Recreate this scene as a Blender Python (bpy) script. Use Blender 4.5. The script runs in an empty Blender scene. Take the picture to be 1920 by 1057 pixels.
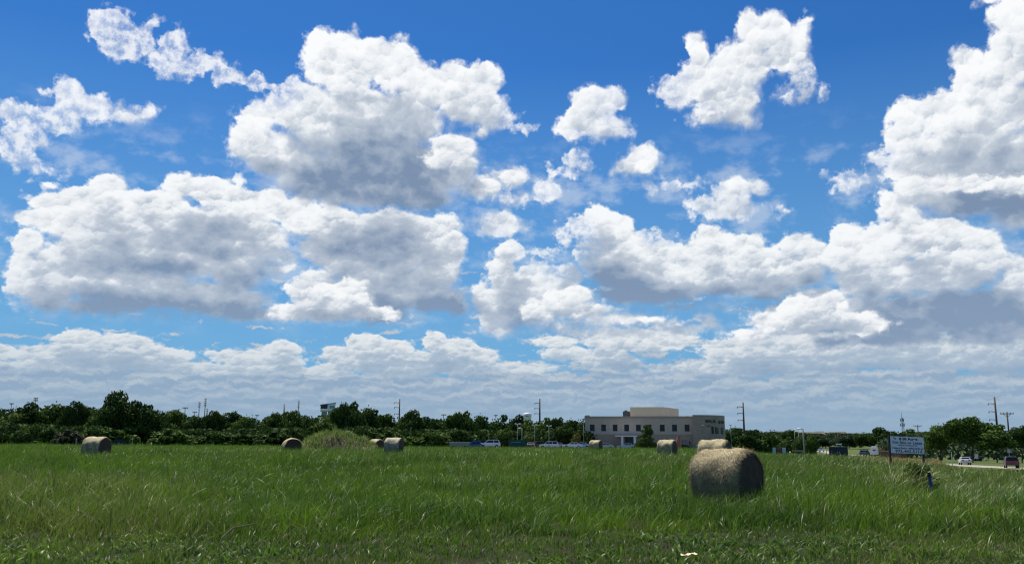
import bpy, bmesh, math, random
import numpy as np
from mathutils import Vector, Matrix, Euler, noise as mnoise

scene = bpy.context.scene
col = scene.collection
R = math.radians
rnd = random.Random(7)

# ------------------------------------------------------------------ camera
EYE = 1.60
FPX = 1663.0                      # focal length in pixels of the 1920 px wide photograph
TILT = math.atan((833.0 - 528.5) / FPX)
cd = bpy.data.cameras.new("camera")
cd.sensor_width = 36.0
cd.lens = 36.0 * FPX / 1920.0
cd.clip_start = 0.1
cd.clip_end = 30000
cam = bpy.data.objects.new("camera", cd)
col.objects.link(cam)
cam.location = (0, 0, EYE)
ROLL = R(0.35)
cam.rotation_euler = (Matrix.Rotation(R(90) + TILT, 3, 'X') @ Matrix.Rotation(ROLL, 3, 'Z')).to_euler()
scene.camera = cam
scene.view_settings.view_transform = 'Standard'
scene.view_settings.look = 'None'
scene.view_settings.exposure = 0.5
scene.view_settings.gamma = 1.0
scene.cycles.max_bounces = 8
scene.cycles.diffuse_bounces = 3
scene.cycles.glossy_bounces = 2
scene.cycles.transmission_bounces = 3
scene.cycles.transparent_max_bounces = 8
scene.cycles.sample_clamp_indirect = 4.0
scene.cycles.use_fast_gi = False
scene.cycles.use_denoising = True
scene.cycles.denoising_prefilter = 'ACCURATE'
scene.cycles.filter_width = 1.2
scene.cycles.use_adaptive_sampling = False

def ray(px, py):
    """world direction of a pixel of the 1920x1057 photograph"""
    a, b = (px - 960.0) / FPX, (528.5 - py) / FPX
    v = Vector((a * math.cos(ROLL) - b * math.sin(ROLL), 1.0, a * math.sin(ROLL) + b * math.cos(ROLL)))
    c, s = math.cos(TILT), math.sin(TILT)
    return Vector((v.x, v.y * c - v.z * s, v.y * s + v.z * c)).normalized()

def azel(px, py):
    d = ray(px, py)
    return math.degrees(math.atan2(d.x, d.y)), math.degrees(math.asin(d.z))

# ------------------------------------------------------------------ sun
SUN_EL, SUN_AZ = 60.0, -24.0       # azimuth clockwise from the viewing direction (+Y)
sl = bpy.data.lights.new("sun", 'SUN')
sl.energy = 5.0
sl.angle = R(0.53)
sl.color = (1.0, 0.93, 0.80)
sun = bpy.data.objects.new("sun", sl)
col.objects.link(sun)
sdir = Vector((math.sin(R(SUN_AZ)) * math.cos(R(SUN_EL)), math.cos(R(SUN_AZ)) * math.cos(R(SUN_EL)), math.sin(R(SUN_EL))))
sun.rotation_euler = sdir.to_track_quat('Z', 'Y').to_euler()
sun.location = (0, 0, 60)

# ------------------------------------------------------------------ world: Nishita sky with procedural cumulus
world = bpy.data.worlds.new("World")
scene.world = world
world.use_nodes = True
world.cycles.sampling_method = 'NONE'
NT = world.node_tree
NT.nodes.clear()

class NB:
    """tiny node-graph writer"""
    def __init__(self, nt): self.nt = nt
    def node(self, t, **kw):
        n = self.nt.nodes.new(t)
        for k, v in kw.items(): setattr(n, k, v)
        return n
    def put(self, sock, v):
        if hasattr(v, 'is_output'): self.nt.links.new(v, sock)
        elif isinstance(v, (tuple, list)) and len(v) == 3 and sock.type == 'RGBA': sock.default_value = (*v, 1)
        else: sock.default_value = v
    def m(self, op, a, b=None, c=None, clamp=False):
        n = self.node('ShaderNodeMath', operation=op, use_clamp=clamp)
        for i, v in enumerate((a, b, c)):
            if v is not None: self.put(n.inputs[i], v)
        return n.outputs[0]
    def v(self, op, a, b=None, c=None, scale=None):
        n = self.node('ShaderNodeVectorMath', operation=op)
        for i, x in enumerate((a, b, c)):
            if x is not None: self.put(n.inputs[i], x)
        if scale is not None: self.put(n.inputs['Scale'], scale)
        return n.outputs['Value'] if op in ('LENGTH', 'DOT_PRODUCT', 'DISTANCE') else n.outputs['Vector']
    def noise(self, vec, scale, detail=3, rough=0.5, dim='2D', w=None, color=False, lac=2.0, dist=0.0):
        n = self.node('ShaderNodeTexNoise', noise_dimensions=dim)
        self.put(n.inputs['Vector'], vec)
        n.inputs['Scale'].default_value = scale; n.inputs['Detail'].default_value = detail
        n.inputs['Roughness'].default_value = rough; n.inputs['Lacunarity'].default_value = lac
        n.inputs['Distortion'].default_value = dist
        return n.outputs['Color' if color else 'Fac']
    def vor(self, vec, scale, detail=0, rough=0.5, smooth=None):
        n = self.node('ShaderNodeTexVoronoi', voronoi_dimensions='2D', feature='SMOOTH_F1' if smooth else 'F1', normalize=True)
        self.put(n.inputs['Vector'], vec)
        n.inputs['Scale'].default_value = scale; n.inputs['Detail'].default_value = detail
        n.inputs['Roughness'].default_value = rough
        if smooth: n.inputs['Smoothness'].default_value = smooth
        return n.outputs['Distance']
    def ramp(self, x, a, b, lo=0.0, hi=1.0, smooth=True):
        n = self.node('ShaderNodeMapRange', interpolation_type='SMOOTHSTEP' if smooth else 'LINEAR')
        self.put(n.inputs['Value'], x)
        for k, v in (('From Min', a), ('From Max', b), ('To Min', lo), ('To Max', hi)): self.put(n.inputs[k], v)
        return n.outputs[0]
    def mixc(self, f, a, b, blend='MIX'):
        n = self.node('ShaderNodeMix', data_type='RGBA', blend_type=blend)
        self.put(n.inputs[0], f); self.put(n.inputs[6], a); self.put(n.inputs[7], b)
        return n.outputs[2]

SKY_STRENGTH = 0.066
LUM = 2 ** -0.5                    # cloud brightness for this exposure
SKY_TINT = (0.22, 0.62, 1.05)
W = NB(NT)
# cumulus masses, each lump: centre and half-size in the photograph, turned into sky directions
UPPER = [
 # streak, upper left
 (205,50,46,42),(248,78,50,36),(215,85,40,26),(325,88,34,34),(310,115,44,24),(375,118,46,22),(345,128,30,16),(425,140,44,20),(470,152,40,16),(505,162,34,12),(290,45,16,12),
 # left cloud
 (130,180,34,32),(160,205,58,28),(100,225,62,30),(225,215,44,18),(275,212,26,13),(25,212,36,22),(45,250,42,36),(30,280,30,26),(80,318,42,12),
 # large cloud, upper centre-left
 (596,80,26,28),(640,120,80,62),(700,110,60,40),(745,130,52,54),(790,165,66,48),(850,155,48,40),(905,150,40,36),(880,195,72,42),(930,225,42,24),(975,238,32,9),(905,245,20,16),
 (560,200,70,52),(480,225,44,34),(465,265,42,42),(520,290,80,48),(640,240,120,80),(740,230,110,60),(700,300,130,70),(600,330,100,50),(700,350,130,42),(800,320,80,58),(640,365,110,26),(780,370,90,26),
 (848,282,52,32),(862,320,34,34),(905,350,44,28),(955,335,40,24),(1020,358,36,24),(965,370,46,18),
 (935,425,52,24),(950,408,24,18),
 # centre right
 (1110,195,44,38),(1150,190,32,28),(1075,235,42,28),(1140,240,44,24),(1105,225,56,34),
 (1205,298,40,32),(1180,312,30,20),(1085,300,30,22),(1060,322,44,16),
 (1405,50,26,30),(1440,60,48,40),(1475,95,50,42),(1500,60,20,26),(1515,42,14,10),(1302,84,26,26),(1310,110,24,28),(1390,120,70,46),(1330,155,68,44),(1270,170,50,36),(1375,190,52,44),(1330,220,44,18),(1400,225,22,16),(1505,140,30,34),(1500,175,40,18),(1540,173,12,13),
 (1375,365,44,34),(1365,392,68,26),(1325,385,34,20),(1472,396,16,7),(1300,345,22,12),(1245,348,30,14),(1585,340,40,22),(1420,352,26,18),
 # right-hand cloud
 (1900,20,50,34),(1855,3,26,10),(1905,80,48,60),(1815,115,34,28),(1880,130,60,50),(1810,150,30,26),(1700,215,38,30),(1760,215,60,42),(1850,210,100,70),(1700,265,46,46),(1655,300,24,14),(1700,310,50,40),(1800,300,110,70),(1900,320,80,90),(1740,360,70,38),(1830,375,110,36),(1920,390,70,42),(1665,375,24,24),
]
MID = [
 # left row
 (48,408,22,18),(110,385,60,24),(95,345,22,8),(200,352,36,28),(170,385,70,40),(248,372,28,22),(345,350,40,26),(300,385,60,32),(400,360,54,30),(447,345,9,20),(470,390,50,36),(510,375,34,24),(560,405,52,36),(250,430,190,50),(420,440,130,60),(620,420,60,36),
 (55,450,30,28),(40,510,28,56),(90,540,60,46),(180,500,120,60),(260,540,140,44),(180,575,120,20),(330,480,110,46),(230,592,60,6),(400,560,120,36),(480,590,90,16),(500,490,60,34),(445,510,60,40),
 (590,520,30,18),(600,545,52,34),(640,570,90,34),(690,500,110,30),(720,540,110,50),(820,560,62,30),(840,420,30,18),(835,465,42,44),(740,450,120,62),(820,510,44,40),(700,590,80,18),(860,575,26,20),(640,470,90,40),
 # centre tower
 (955,472,34,22),(940,510,32,36),(960,550,50,44),(1005,515,36,30),(1030,530,26,16),(925,590,32,32),(990,590,66,26),(940,612,40,18),
 (1000,572,60,40),(1062,520,34,30),(905,560,22,30),(1050,612,80,16),(1160,622,120,14),(1280,618,60,14),
 # centre-right row
 (1122,402,30,22),(1090,428,34,28),(1150,430,44,36),(1200,462,52,34),(1110,470,40,44),(1165,500,80,48),(1250,470,34,24),(1260,500,80,44),(1330,445,30,26),(1340,480,64,44),(1400,462,36,28),(1420,495,80,34),(1495,460,34,26),(1530,480,30,34),(1500,510,54,34),(1340,535,130,26),(1220,550,120,26),(1060,555,40,26),(1070,580,70,18),(1150,600,110,14),(1250,610,40,18),(1325,600,26,20),(1440,540,60,26),(1290,575,90,8),
 (1055,445,26,22),(1030,475,26,12),(1240,440,20,5),
 # right row
 (1585,440,30,24),(1590,480,44,48),(1640,450,40,30),(1690,400,34,22),(1665,385,20,30),(1700,445,70,46),(1770,440,54,34),(1820,465,56,40),(1860,480,30,34),(1780,510,100,50),(1650,520,90,50),(1905,505,30,26),(1910,560,60,50),
 (1460,590,40,24),(1520,570,60,34),(1500,610,90,24),(1420,630,60,12),(1620,590,110,40),(1760,585,160,44),(1860,620,100,34),(1680,630,120,24),(1560,640,60,14),
]
FRONT = [
 (592,522,26,16),(575,548,44,28),(640,560,56,32),(545,585,48,18),(600,588,84,18),(700,588,60,14),(660,540,30,20),
 (1045,562,36,22),(1078,552,32,20),(1012,585,36,20),(1092,582,60,18),(1180,600,90,9),
 (1445,602,44,22),(1500,582,46,30),(1560,566,36,24),(1540,602,76,24),(1400,626,46,11),(1610,606,60,24),
 (848,278,46,26),(866,312,30,28),(830,300,36,20),(905,350,40,20),(960,332,30,16),
 (1750,352,60,20),(1830,346,70,18),(1905,348,50,20),(1705,348,36,20),
 (670,150,26,20),(650,172,40,24),(690,182,30,18),
 (470,255,30,24),(1370,195,44,16),(1330,205,30,14),
]
SHADE_F = [(620,590,110,16,.45),(1110,590,100,14,.4),(1540,612,90,16,.4),(230,502,140,12,.35),(870,330,50,22,.3),(1830,366,140,14,.5),(670,190,60,20,.5)]
LOW = [
 (1200,640,120,22),(1500,650,200,26),(1750,660,260,34),(1650,640,120,30),(1880,640,100,30),(1040,640,50,12),
 (0,660,40,16),(640,660,40,14),(350,690,200,14),(980,690,80,12),(1420,690,120,16),(150,640,52,24),(230,645,60,24),(90,665,60,18),(290,665,70,18),(170,670,150,24),(40,685,50,10),(395,660,14,5),(345,668,24,10),(450,670,60,16),(530,655,38,20),(500,675,80,16),(600,695,60,10),(690,645,44,22),(740,650,40,16),(815,640,24,22),(860,655,44,22),(905,668,34,18),(760,680,150,24),(640,690,60,10),
 (1060,662,50,16),(1145,645,34,22),(1130,672,60,20),(1170,680,40,16),(1020,690,34,10),(1250,690,40,10),(1345,665,26,14),(1300,690,70,14),(1390,670,36,16),(1480,690,70,14),(1545,665,26,20),(1560,685,70,16),(1620,660,40,14),(1680,655,60,12),(1720,675,80,16),(1780,682,50,14),(1860,685,60,14),(1910,670,40,14),
]


DEGPX = math.degrees(1 / FPX)
def srgb(r, g, b):
    f = lambda c: ((c / 255 + 0.055) / 1.055) ** 2.4 if c > 10 else c / 255 / 12.92
    return (f(r) * LUM, f(g) * LUM, f(b) * LUM)

# broad shaded bases and sunlit shoulders: centre, half-size, weight (+ darker, - brighter)
SHADE_U = [(690,335,230,75,.55),(760,235,80,50,.25),(640,290,150,70,.18),(560,345,90,30,.2),(800,350,80,50,.25),(890,215,80,40,.2),(1850,380,130,50,.75),(1780,290,90,50,.3),
 (1370,210,80,40,.25),(1120,245,60,25,.15),(1200,320,50,22,.2),(1390,110,60,40,.1),(1860,300,120,60,.2),(945,440,60,18,.15),(1375,405,80,18,.15),
 (530,300,45,20,-.3),(675,170,36,26,-.4),(600,100,60,50,-.2),(845,270,50,30,-.3),(1700,250,60,50,-.15),(300,110,200,90,-.2),(120,200,200,90,-.15)]
SHADE_M = [(735,445,120,55,.85),(640,470,90,40,.35),(390,440,85,40,.6),(240,440,80,36,.2),(280,500,90,16,.6),(230,575,190,30,.8),(440,590,120,22,.5),(820,575,120,28,.9),(700,600,90,24,.6),(480,515,70,24,.4),
 (960,540,34,60,.35),(1000,600,90,24,.35),(1130,500,60,60,.5),(1150,535,110,34,.6),(1300,560,190,28,.75),(1520,525,70,26,.65),(1440,560,110,22,.4),(1060,590,70,20,.2),
 (1740,600,220,46,.8),(1880,570,80,60,.35),(1560,640,120,30,.6),(1650,540,60,30,.2),(1780,560,70,14,.3),
 (480,500,60,16,-.35),(250,535,70,20,-.4),(590,520,60,40,-.3),(830,430,50,36,-.3),(1120,405,60,30,-.35),(1180,480,60,30,-.3),(1260,520,50,20,-.3),(760,560,30,14,-.5),(1520,580,70,40,-.3),(1640,450,70,40,-.25),(1700,520,60,40,-.2),(1060,560,60,30,-.35),(150,440,60,30,-.2),(60,430,30,25,-.2),(1600,600,40,30,-.2),(560,400,40,30,-.2)]
SHADE_L = [(220,680,150,20,.3),(830,685,60,18,.35),(1170,690,50,18,.4),(1430,690,50,24,.6),(1600,690,90,16,.2),(1800,700,140,14,.3)]
SUNV = (-0.30, 0.95)

THIN = {'U': [(330,100,190,80,.9),(490,160,80,40,1.3),(225,60,70,60,.45),(120,220,200,90,.75),(60,280,80,60,1.0),(80,318,70,30,1.6),(970,235,50,30,.9),(1085,305,60,50,1.8),(1520,165,50,40,1.6),(1300,345,50,30,1.3),(1250,348,30,20,1.5),(1585,340,60,40,1.5),
              (1440,380,60,40,.7),(1245,150,50,60,.8),(1160,210,50,60,.4),(950,345,60,40,.5),(1000,370,80,30,.8),(1330,385,40,40,.5),(940,430,70,30,.35),(1655,300,40,30,.5)],
        'F': [(470,255,60,40,.9),(1370,200,70,30,.9),(670,165,60,40,.5),(1750,352,60,30,.3),(230,500,160,24,.4)],
        'M': [(1050,460,70,60,1.4),(1240,440,40,20,1.6),(230,592,90,14,.6),(530,520,60,50,.6),(1300,590,120,30,.7),(1060,615,120,24,.6)], 'L': []}
def thin_items(key, t):
    out = []
    for it in THIN[key]:
        a, e = azel(it[0], it[1]); s = DEGPX * 1.35
        dx = max(t[0] - 0.6 - a, 0, a - t[1] - 0.6); dy = max(t[2] - 0.6 - e, 0, e - t[3] - 0.6)
        if math.hypot(dx / (it[2] * s), dy / (it[3] * s)) < 1: out.append(it)
    return out

def shade_terms(B, vec, items):
    acc = None
    for (cx, cy, rx, ry, w) in items:
        a0, e0 = azel(cx, cy)
        s = DEGPX / (1 + 0.55 * ((cx - 960) ** 2 + (cy - 528.5) ** 2) / FPX ** 2) * 1.35
        q = B.v('MULTIPLY_ADD', vec, (1 / (rx * s), 1 / (ry * s), 1.0), (-a0 / (rx * s), -e0 / (ry * s), 0.0))
        d = B.m('SUBTRACT', 1.0, B.v('LENGTH', q), clamp=True)
        d = B.m('MULTIPLY_ADD', d, w * 1.25, acc if acc is not None else 0.0)
        acc = d
    return acc

LAYERS = {   # blobs, shade list, noise stretch, edge noise, seed, sun reach (deg), edge softness, warp, colours
 'U': dict(blobs=UPPER, sh=SHADE_U, f=(1.0, 1.0), amp=0.62, seed=3.1, reach=1.0, edge=0.44, warp=0.9, k=0.35,
           cols=((250,252,254), (216,223,231), (124,146,175)), lit=0.85),
 'M': dict(blobs=MID, sh=SHADE_M, f=(1.15, 1.4), amp=0.50, seed=17.7, reach=0.75, edge=0.34, warp=0.8, k=0.3,
           cols=((246,249,251), (206,214,224), (124,146,175)), lit=0.85),
 'F': dict(blobs=FRONT, sh=SHADE_F, f=(1.15, 1.4), amp=0.46, seed=63.9, reach=0.55, edge=0.34, warp=0.8, k=0.3,
           cols=((247,249,251), (204,213,223), (126,148,176)), lit=0.9),
 'L': dict(blobs=LOW, sh=SHADE_L, f=(1.8, 2.9), amp=0.28, seed=41.3, reach=0.38, edge=0.20, warp=0.45, k=0.2,
           cols=((234,238,240), (190,203,216), (142,165,191)), lit=0.9),
}
for L_ in LAYERS.values():
    L_['deg'] = []
    for (cx, cy, rx, ry) in L_['blobs']:
        a0, e0 = azel(cx, cy)
        s = DEGPX / (1 + 0.55 * ((cx - 960) ** 2 + (cy - 528.5) ** 2) / FPX ** 2)
        L_['deg'].append((a0, e0, rx * s, ry * s))

def tile_blobs(L_, t, top=0.0):
    """blobs that can matter inside tile (a0, a1, e0, e1)"""
    out, near = [], False
    m = 0.75
    for b, (a, e, rx, ry) in zip(L_['blobs'], L_['deg']):
        dx = max(t[0] - m - 2.0 * (top > 0) - a, 0, a - t[1] - m)
        dy = max(t[2] - m - e, 0, e - t[3] - m - top)
        r = min(1.25 * min(rx, ry), 1.6)
        val = r * (1 - math.hypot(dx / rx, dy / ry))
        if val > -0.62: out.append(b)
    return out

def shade_items(L_, t):
    out = []
    for it in L_['sh']:
        a, e = azel(it[0], it[1])
        s = DEGPX * 1.35
        dx = max(t[0] - 0.6 - a, 0, a - t[1] - 0.6); dy = max(t[2] - 0.6 - e, 0, e - t[3] - 0.6)
        if math.hypot(dx / (it[2] * s), dy / (it[3] * s)) < 1: out.append(it)
    return out

def union_nodes(B, vec, blobs, k):
    """smooth union of ellipses: about the distance in degrees inside the outline; ten ellipses to a node group"""
    acc = None
    for i in range(0, len(blobs), 8):
        g = chunk_group(tuple(blobs[i:i + 8]), k)
        n = B.node('ShaderNodeGroup'); n.node_tree = g
        B.nt.links.new(vec, n.inputs[0])
        if acc is not None: B.nt.links.new(acc, n.inputs[1])
        acc = n.outputs[0]
    return acc

_chunks = {}
def chunk_group(blobs, k):
    if (blobs, k) in _chunks: return _chunks[(blobs, k)]
    g = bpy.data.node_groups.new('cloud_lumps', 'ShaderNodeTree')
    g.interface.new_socket('Vector', in_out='INPUT', socket_type='NodeSocketVector')
    sk = g.interface.new_socket('Value', in_out='INPUT', socket_type='NodeSocketFloat'); sk.default_value = -9.0
    g.interface.new_socket('Value', in_out='OUTPUT', socket_type='NodeSocketFloat')
    B = NB(g)
    gi = B.node('NodeGroupInput'); go = B.node('NodeGroupOutput')
    vec, acc = gi.outputs[0], gi.outputs[1]
    for (cx, cy, rx, ry) in blobs:
        a0, e0 = azel(cx, cy)
        s = DEGPX / (1 + 0.55 * ((cx - 960) ** 2 + (cy - 528.5) ** 2) / FPX ** 2)
        rxd, ryd = rx * s, ry * s
        q = B.v('MULTIPLY_ADD', vec, (1 / rxd, 1 / ryd, 1.0), (-a0 / rxd, -e0 / ryd, 0.0))
        r = min(1.25 * min(rxd, ryd), 1.6)
        acc = B.m('SMOOTH_MAX', acc, B.m('MULTIPLY_ADD', B.v('LENGTH', q), -r, r), k)
    g.links.new(acc, go.inputs[0])
    _chunks[(blobs, k)] = g
    return g

def cloud_layer(B, P, key, t):
    """colour and cover of one cloud layer inside a tile, or None when the tile is clear of it"""
    L_ = LAYERS[key]
    blobs = tile_blobs(L_, t)
    if not blobs: return None
    fx, fy = L_['f']; seed = L_['seed']; amp = L_['amp']; warp = L_['warp']; edge = L_['edge']
    N = B.v('MULTIPLY', B.v('ADD', P, (seed, seed * 0.7, 0)), (fx, fy, 1))
    wc = B.v('SUBTRACT', B.noise(N, 0.6, 4, 0.6, color=True), (0.5, 0.5, 0.5))
    Pw = B.v('MULTIPLY_ADD', wc, (warp, warp * 0.8, 0), P)
    U = union_nodes(B, Pw, blobs, L_['k'])
    wf = B.v('SUBTRACT', B.noise(N, 2.0, 3, 0.6, color=True), (0.5, 0.5, 0.5))
    Nw = B.v('MULTIPLY_ADD', wf, (0.5, 0.5, 0), N)
    pd = pl = None
    for sc, da, la in ((0.55, 0.85, 0.42), (1.35, 0.50, 0.30), (3.4, 0.18, 0.10)):
        n = B.node('ShaderNodeTexVoronoi', voronoi_dimensions='2D', feature='SMOOTH_F1')
        B.put(n.inputs['Vector'], Nw); n.inputs['Scale'].default_value = sc
        n.inputs['Smoothness'].default_value = 0.3
        d = B.m('MULTIPLY', B.m('SUBTRACT', 0.45, n.outputs['Distance']), da)
        dv = B.v('SUBTRACT', Nw, n.outputs['Position'])
        l = B.m('MULTIPLY', B.v('DOT_PRODUCT', dv, (-0.35 * sc, 0.94 * sc, 0)), la)
        pd = d if pd is None else B.m('ADD', pd, d)
        pl = l if pl is None else B.m('ADD', pl, l)
    fb = B.m('SUBTRACT', B.noise(N, 1.2, 7, 0.57), 0.5)
    H = B.m('ADD', U, B.m('MULTIPLY_ADD', pd, amp, B.m('MULTIPLY', fb, amp * 1.9)))
    H = B.m('MULTIPLY_ADD', B.m('MAXIMUM', B.m('SUBTRACT', U, 0.12 * L_['reach']), 0.0), 1.6, H)
    th_items = thin_items(key, t)
    thin = shade_terms(B, Pw, th_items) if th_items else None
    if thin is not None:
        thin = B.m('MINIMUM', thin, 1.0)
        H = B.m('SUBTRACT', H, B.m('MULTIPLY', thin, B.m('MULTIPLY_ADD', fb, -1.3, 0.06)))
    lowf = B.m('SUBTRACT', B.noise(B.v('ADD', N, (7.7, 2.2, 0)), 0.42, 3, 0.55), 0.5)
    # how much cloud stands between here and the sun: sampled further and further up the light's way
    occ = None
    R_ = L_['reach']
    for m, w, gain in ((0.45, 0.13, 2.2), (1.4, 0.20, 1.2), (3.0, 0.30, 0.9), (5.2, 0.37, 0.9)):
        tt = (t[0] + min(0, SUNV[0] * m * R_), t[1], t[2] + SUNV[1] * m * R_, t[3] + SUNV[1] * m * R_)
        bk = tile_blobs(L_, tt)
        if not bk: continue
        Uk = union_nodes(B, B.v('ADD', Pw, (SUNV[0] * m * R_, SUNV[1] * m * R_, 0)), bk, L_['k'])
        x = B.m('MULTIPLY_ADD', lowf, 1.1 * R_, B.m('MULTIPLY_ADD', pd, amp * 0.8, Uk))
        o = B.m('MULTIPLY', B.m('MULTIPLY', x, gain / R_, clamp=True), w)
        occ = o if occ is None else B.m('ADD', occ, o)
    if occ is None: occ = B.m('MULTIPLY', U, 0.0)
    sh_ = shade_items(L_, t)
    dk = shade_terms(B, Pw, sh_) if sh_ else None
    s = B.m('SUBTRACT', 1.0, occ)
    if dk is not None: s = B.m('MULTIPLY_ADD', dk, -0.92, s)
    midf = B.m('SUBTRACT', B.noise(B.v('MULTIPLY', Nw, (0.8, 1.25, 1)), 0.9, 3, 0.5), 0.5)
    s = B.m('MULTIPLY_ADD', lowf, 0.8, B.m('MULTIPLY_ADD', midf, 0.85, s))
    crisp = B.m('MULTIPLY_ADD', B.ramp(s, -0.1, 0.9), 0.75, 0.25)
    s = B.m('ADD', s, B.m('MULTIPLY', B.m('MULTIPLY', pl, L_['lit']), crisp))
    s = B.m('MULTIPLY_ADD', fb, 0.22, s)
    soft = B.m('MULTIPLY_ADD', B.m('SUBTRACT', 1.0, s, clamp=True), edge * 2.4, edge)
    alpha = B.ramp(H, B.m('MULTIPLY', soft, -0.35), soft)
    if thin is not None:      # wind-torn thin cloud lets the sky through
        alpha = B.m('MULTIPLY', alpha, B.m('SUBTRACT', 1.0, B.m('MULTIPLY', thin, B.ramp(B.noise(N, 1.5, 5, 0.6), 0.30, 0.65, 0.80, 0.15))))
    w_, g_, d_ = (srgb(*c) for c in L_['cols'])
    colr = B.mixc(B.ramp(s, 0.30, 1.15), B.mixc(B.ramp(s, -0.50, 0.70, smooth=False), d_, g_), w_)
    return colr, alpha

HAZE_C = srgb(146,172,196)

def clear_sky(B, vec, el):
    sky = B.node('ShaderNodeTexSky')
    sky.sky_type = 'NISHITA'; sky.sun_disc = False
    sky.sun_elevation = R(SUN_EL); sky.sun_rotation = R(SUN_AZ)
    sky.altitude = 200; sky.air_density = 1.0; sky.dust_density = 0.3; sky.ozone_density = 3.5
    if vec is not None: B.put(sky.inputs[0], vec)
    return B.mixc(1.0, sky.outputs[0], SKY_TINT, 'MULTIPLY')

def sky_colour(B, vec, el):
    k = SKY_STRENGTH
    c = B.v('SCALE', clear_sky(B, vec, el), scale=k)
    return B.mixc(B.ramp(el, 0.0, 24.0, 0.92, 0.0, smooth=False), c, srgb(122,176,212))

def tile_material(t):
    m = bpy.data.materials.new('cloudy_sky'); m.use_nodes = True
    m.cycles.emission_sampling = 'NONE'
    nt = m.node_tree; nt.nodes.clear()
    B = NB(nt)
    pos = B.node('ShaderNodeNewGeometry').outputs['Position']
    vec = B.v('NORMALIZE', B.v('SUBTRACT', pos, (0, 0, EYE)))
    sx = B.node('ShaderNodeSeparateXYZ'); nt.links.new(vec, sx.inputs[0])
    az = B.m('MULTIPLY', B.m('ARCTAN2', sx.outputs[0], sx.outputs[1]), 180 / math.pi)
    el = B.m('MULTIPLY', B.m('ARCSINE', sx.outputs[2]), 180 / math.pi)
    cb = B.node('ShaderNodeCombineXYZ'); B.put(cb.inputs[0], az); B.put(cb.inputs[1], el)
    P = cb.outputs[0]
    c0 = sky_colour(B, vec, el)
    if t[2] < 7.5:      # far deck near the horizon: streaks seen almost edge-on
        # stacked rows of small clouds: cover from stretched noise, lit from above
        Nb = B.v('MULTIPLY', B.v('MULTIPLY_ADD', B.noise(P, 0.9, 4, 0.6, color=True), (2.4, 0.6, 0), P), (0.42, 1.7, 1))
        def cov(v): return B.noise(v, 1.0, 6, 0.58)
        c1 = cov(Nb); c2 = cov(B.v('ADD', Nb, (-0.10, 0.42, 0)))
        n = B.node('ShaderNodeTexVoronoi', voronoi_dimensions='2D', feature='SMOOTH_F1')
        Nv = B.v('MULTIPLY', Nb, (2.6, 1.9, 1)); B.put(n.inputs['Vector'], Nv); n.inputs['Scale'].default_value = 1.0; n.inputs['Smoothness'].default_value = 0.3
        up_ = B.v('DOT_PRODUCT', B.v('SUBTRACT', Nv, n.outputs['Position']), (-0.2, 0.95, 0))
        band = B.m('ADD', B.m('SUBTRACT', 1.0, B.ramp(el, 3.8, 6.2, smooth=False)), B.m('MULTIPLY', B.m('SUBTRACT', c1, 0.5), B.ramp(el, 2.6, 4.8, 0.8, 3.0)))
        ab = B.ramp(band, 0.30, 0.62, 0.0, 0.95)
        x = B.m('ADD', B.m('MULTIPLY', B.m('SUBTRACT', c1, c2), 2.0), B.m('MULTIPLY', up_, 0.14))
        cband = B.mixc(B.ramp(x, -0.35, 0.55), srgb(146,168,194), srgb(200,209,216))
        c0 = B.mixc(ab, c0, B.mixc(B.ramp(el, 0.3, 5.2, 0.98, 0.20), cband, HAZE_C))
    if t[3] > 6 and t[2] < 22:
        vn = B.noise(B.v('MULTIPLY', B.v('ADD', P, (5.0, 9.0, 0)), (0.5, 0.9, 1)), 0.55, 6, 0.6)
        va = B.m('MULTIPLY', B.ramp(vn, 0.46, 0.74, 0.0, 0.45), B.m('MULTIPLY', B.ramp(el, 6.0, 9.0), B.ramp(el, 16.0, 21.0, 1.0, 0.0)))
        c0 = B.mixc(va, c0, srgb(214,224,234))
    for key in 'LMUF':
        r = cloud_layer(B, P, key, t)
        if r is None: continue
        c, a = r
        if key == 'L':
            a = B.m('MULTIPLY', a, B.ramp(el, 2.4, 4.6, 0.15, 1.0))
            c = B.mixc(B.ramp(el, 2.0, 8.0, 0.6, 0.0), c, HAZE_C)
        if key == 'M':
            c = B.mixc(B.ramp(el, 5.0, 14.0, 0.22, 0.0), c, srgb(165,188,212))
        c0 = B.mixc(a, c0, c)
    em = B.node('ShaderNodeEmission'); B.put(em.inputs[0], c0); em.inputs[1].default_value = 1.0
    out = B.node('ShaderNodeOutputMaterial'); nt.links.new(em.outputs[0], out.inputs[0])
    return m

# the part of the sky the view looks into: a curved backdrop nine kilometres off, below the sun
SKY_R = 9000.0
NA, NE, A0, A1, E0, E1 = 12, 6, -42.0, 42.0, -1.0, 35.0
vs, fs, mi_, mats = [], [], [], []
SUB = 4
for i in range(NA * SUB + 1):
    for j in range(NE * SUB + 1):
        a = R(A0 + (A1 - A0) * i / (NA * SUB)); e = R(E0 + (E1 - E0) * j / (NE * SUB))
        vs.append((SKY_R * math.sin(a) * math.cos(e), SKY_R * math.cos(a) * math.cos(e), SKY_R * math.sin(e) + EYE))
st = NE * SUB + 1
for i in range(NA * SUB):
    for j in range(NE * SUB):
        fs.append((i * st + j, i * st + j + 1, (i + 1) * st + j + 1, (i + 1) * st + j))
        mi_.append((i // SUB) * NE + j // SUB)
for i in range(NA):
    for j in range(NE):
        mats.append(tile_material((A0 + (A1 - A0) * i / NA, A0 + (A1 - A0) * (i + 1) / NA, E0 + (E1 - E0) * j / NE, E0 + (E1 - E0) * (j + 1) / NE)))
me = bpy.data.meshes.new('sky'); me.from_pydata(vs, [], fs)
for m in mats: me.materials.append(m)
me.polygons.foreach_set('material_index', mi_)
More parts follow.
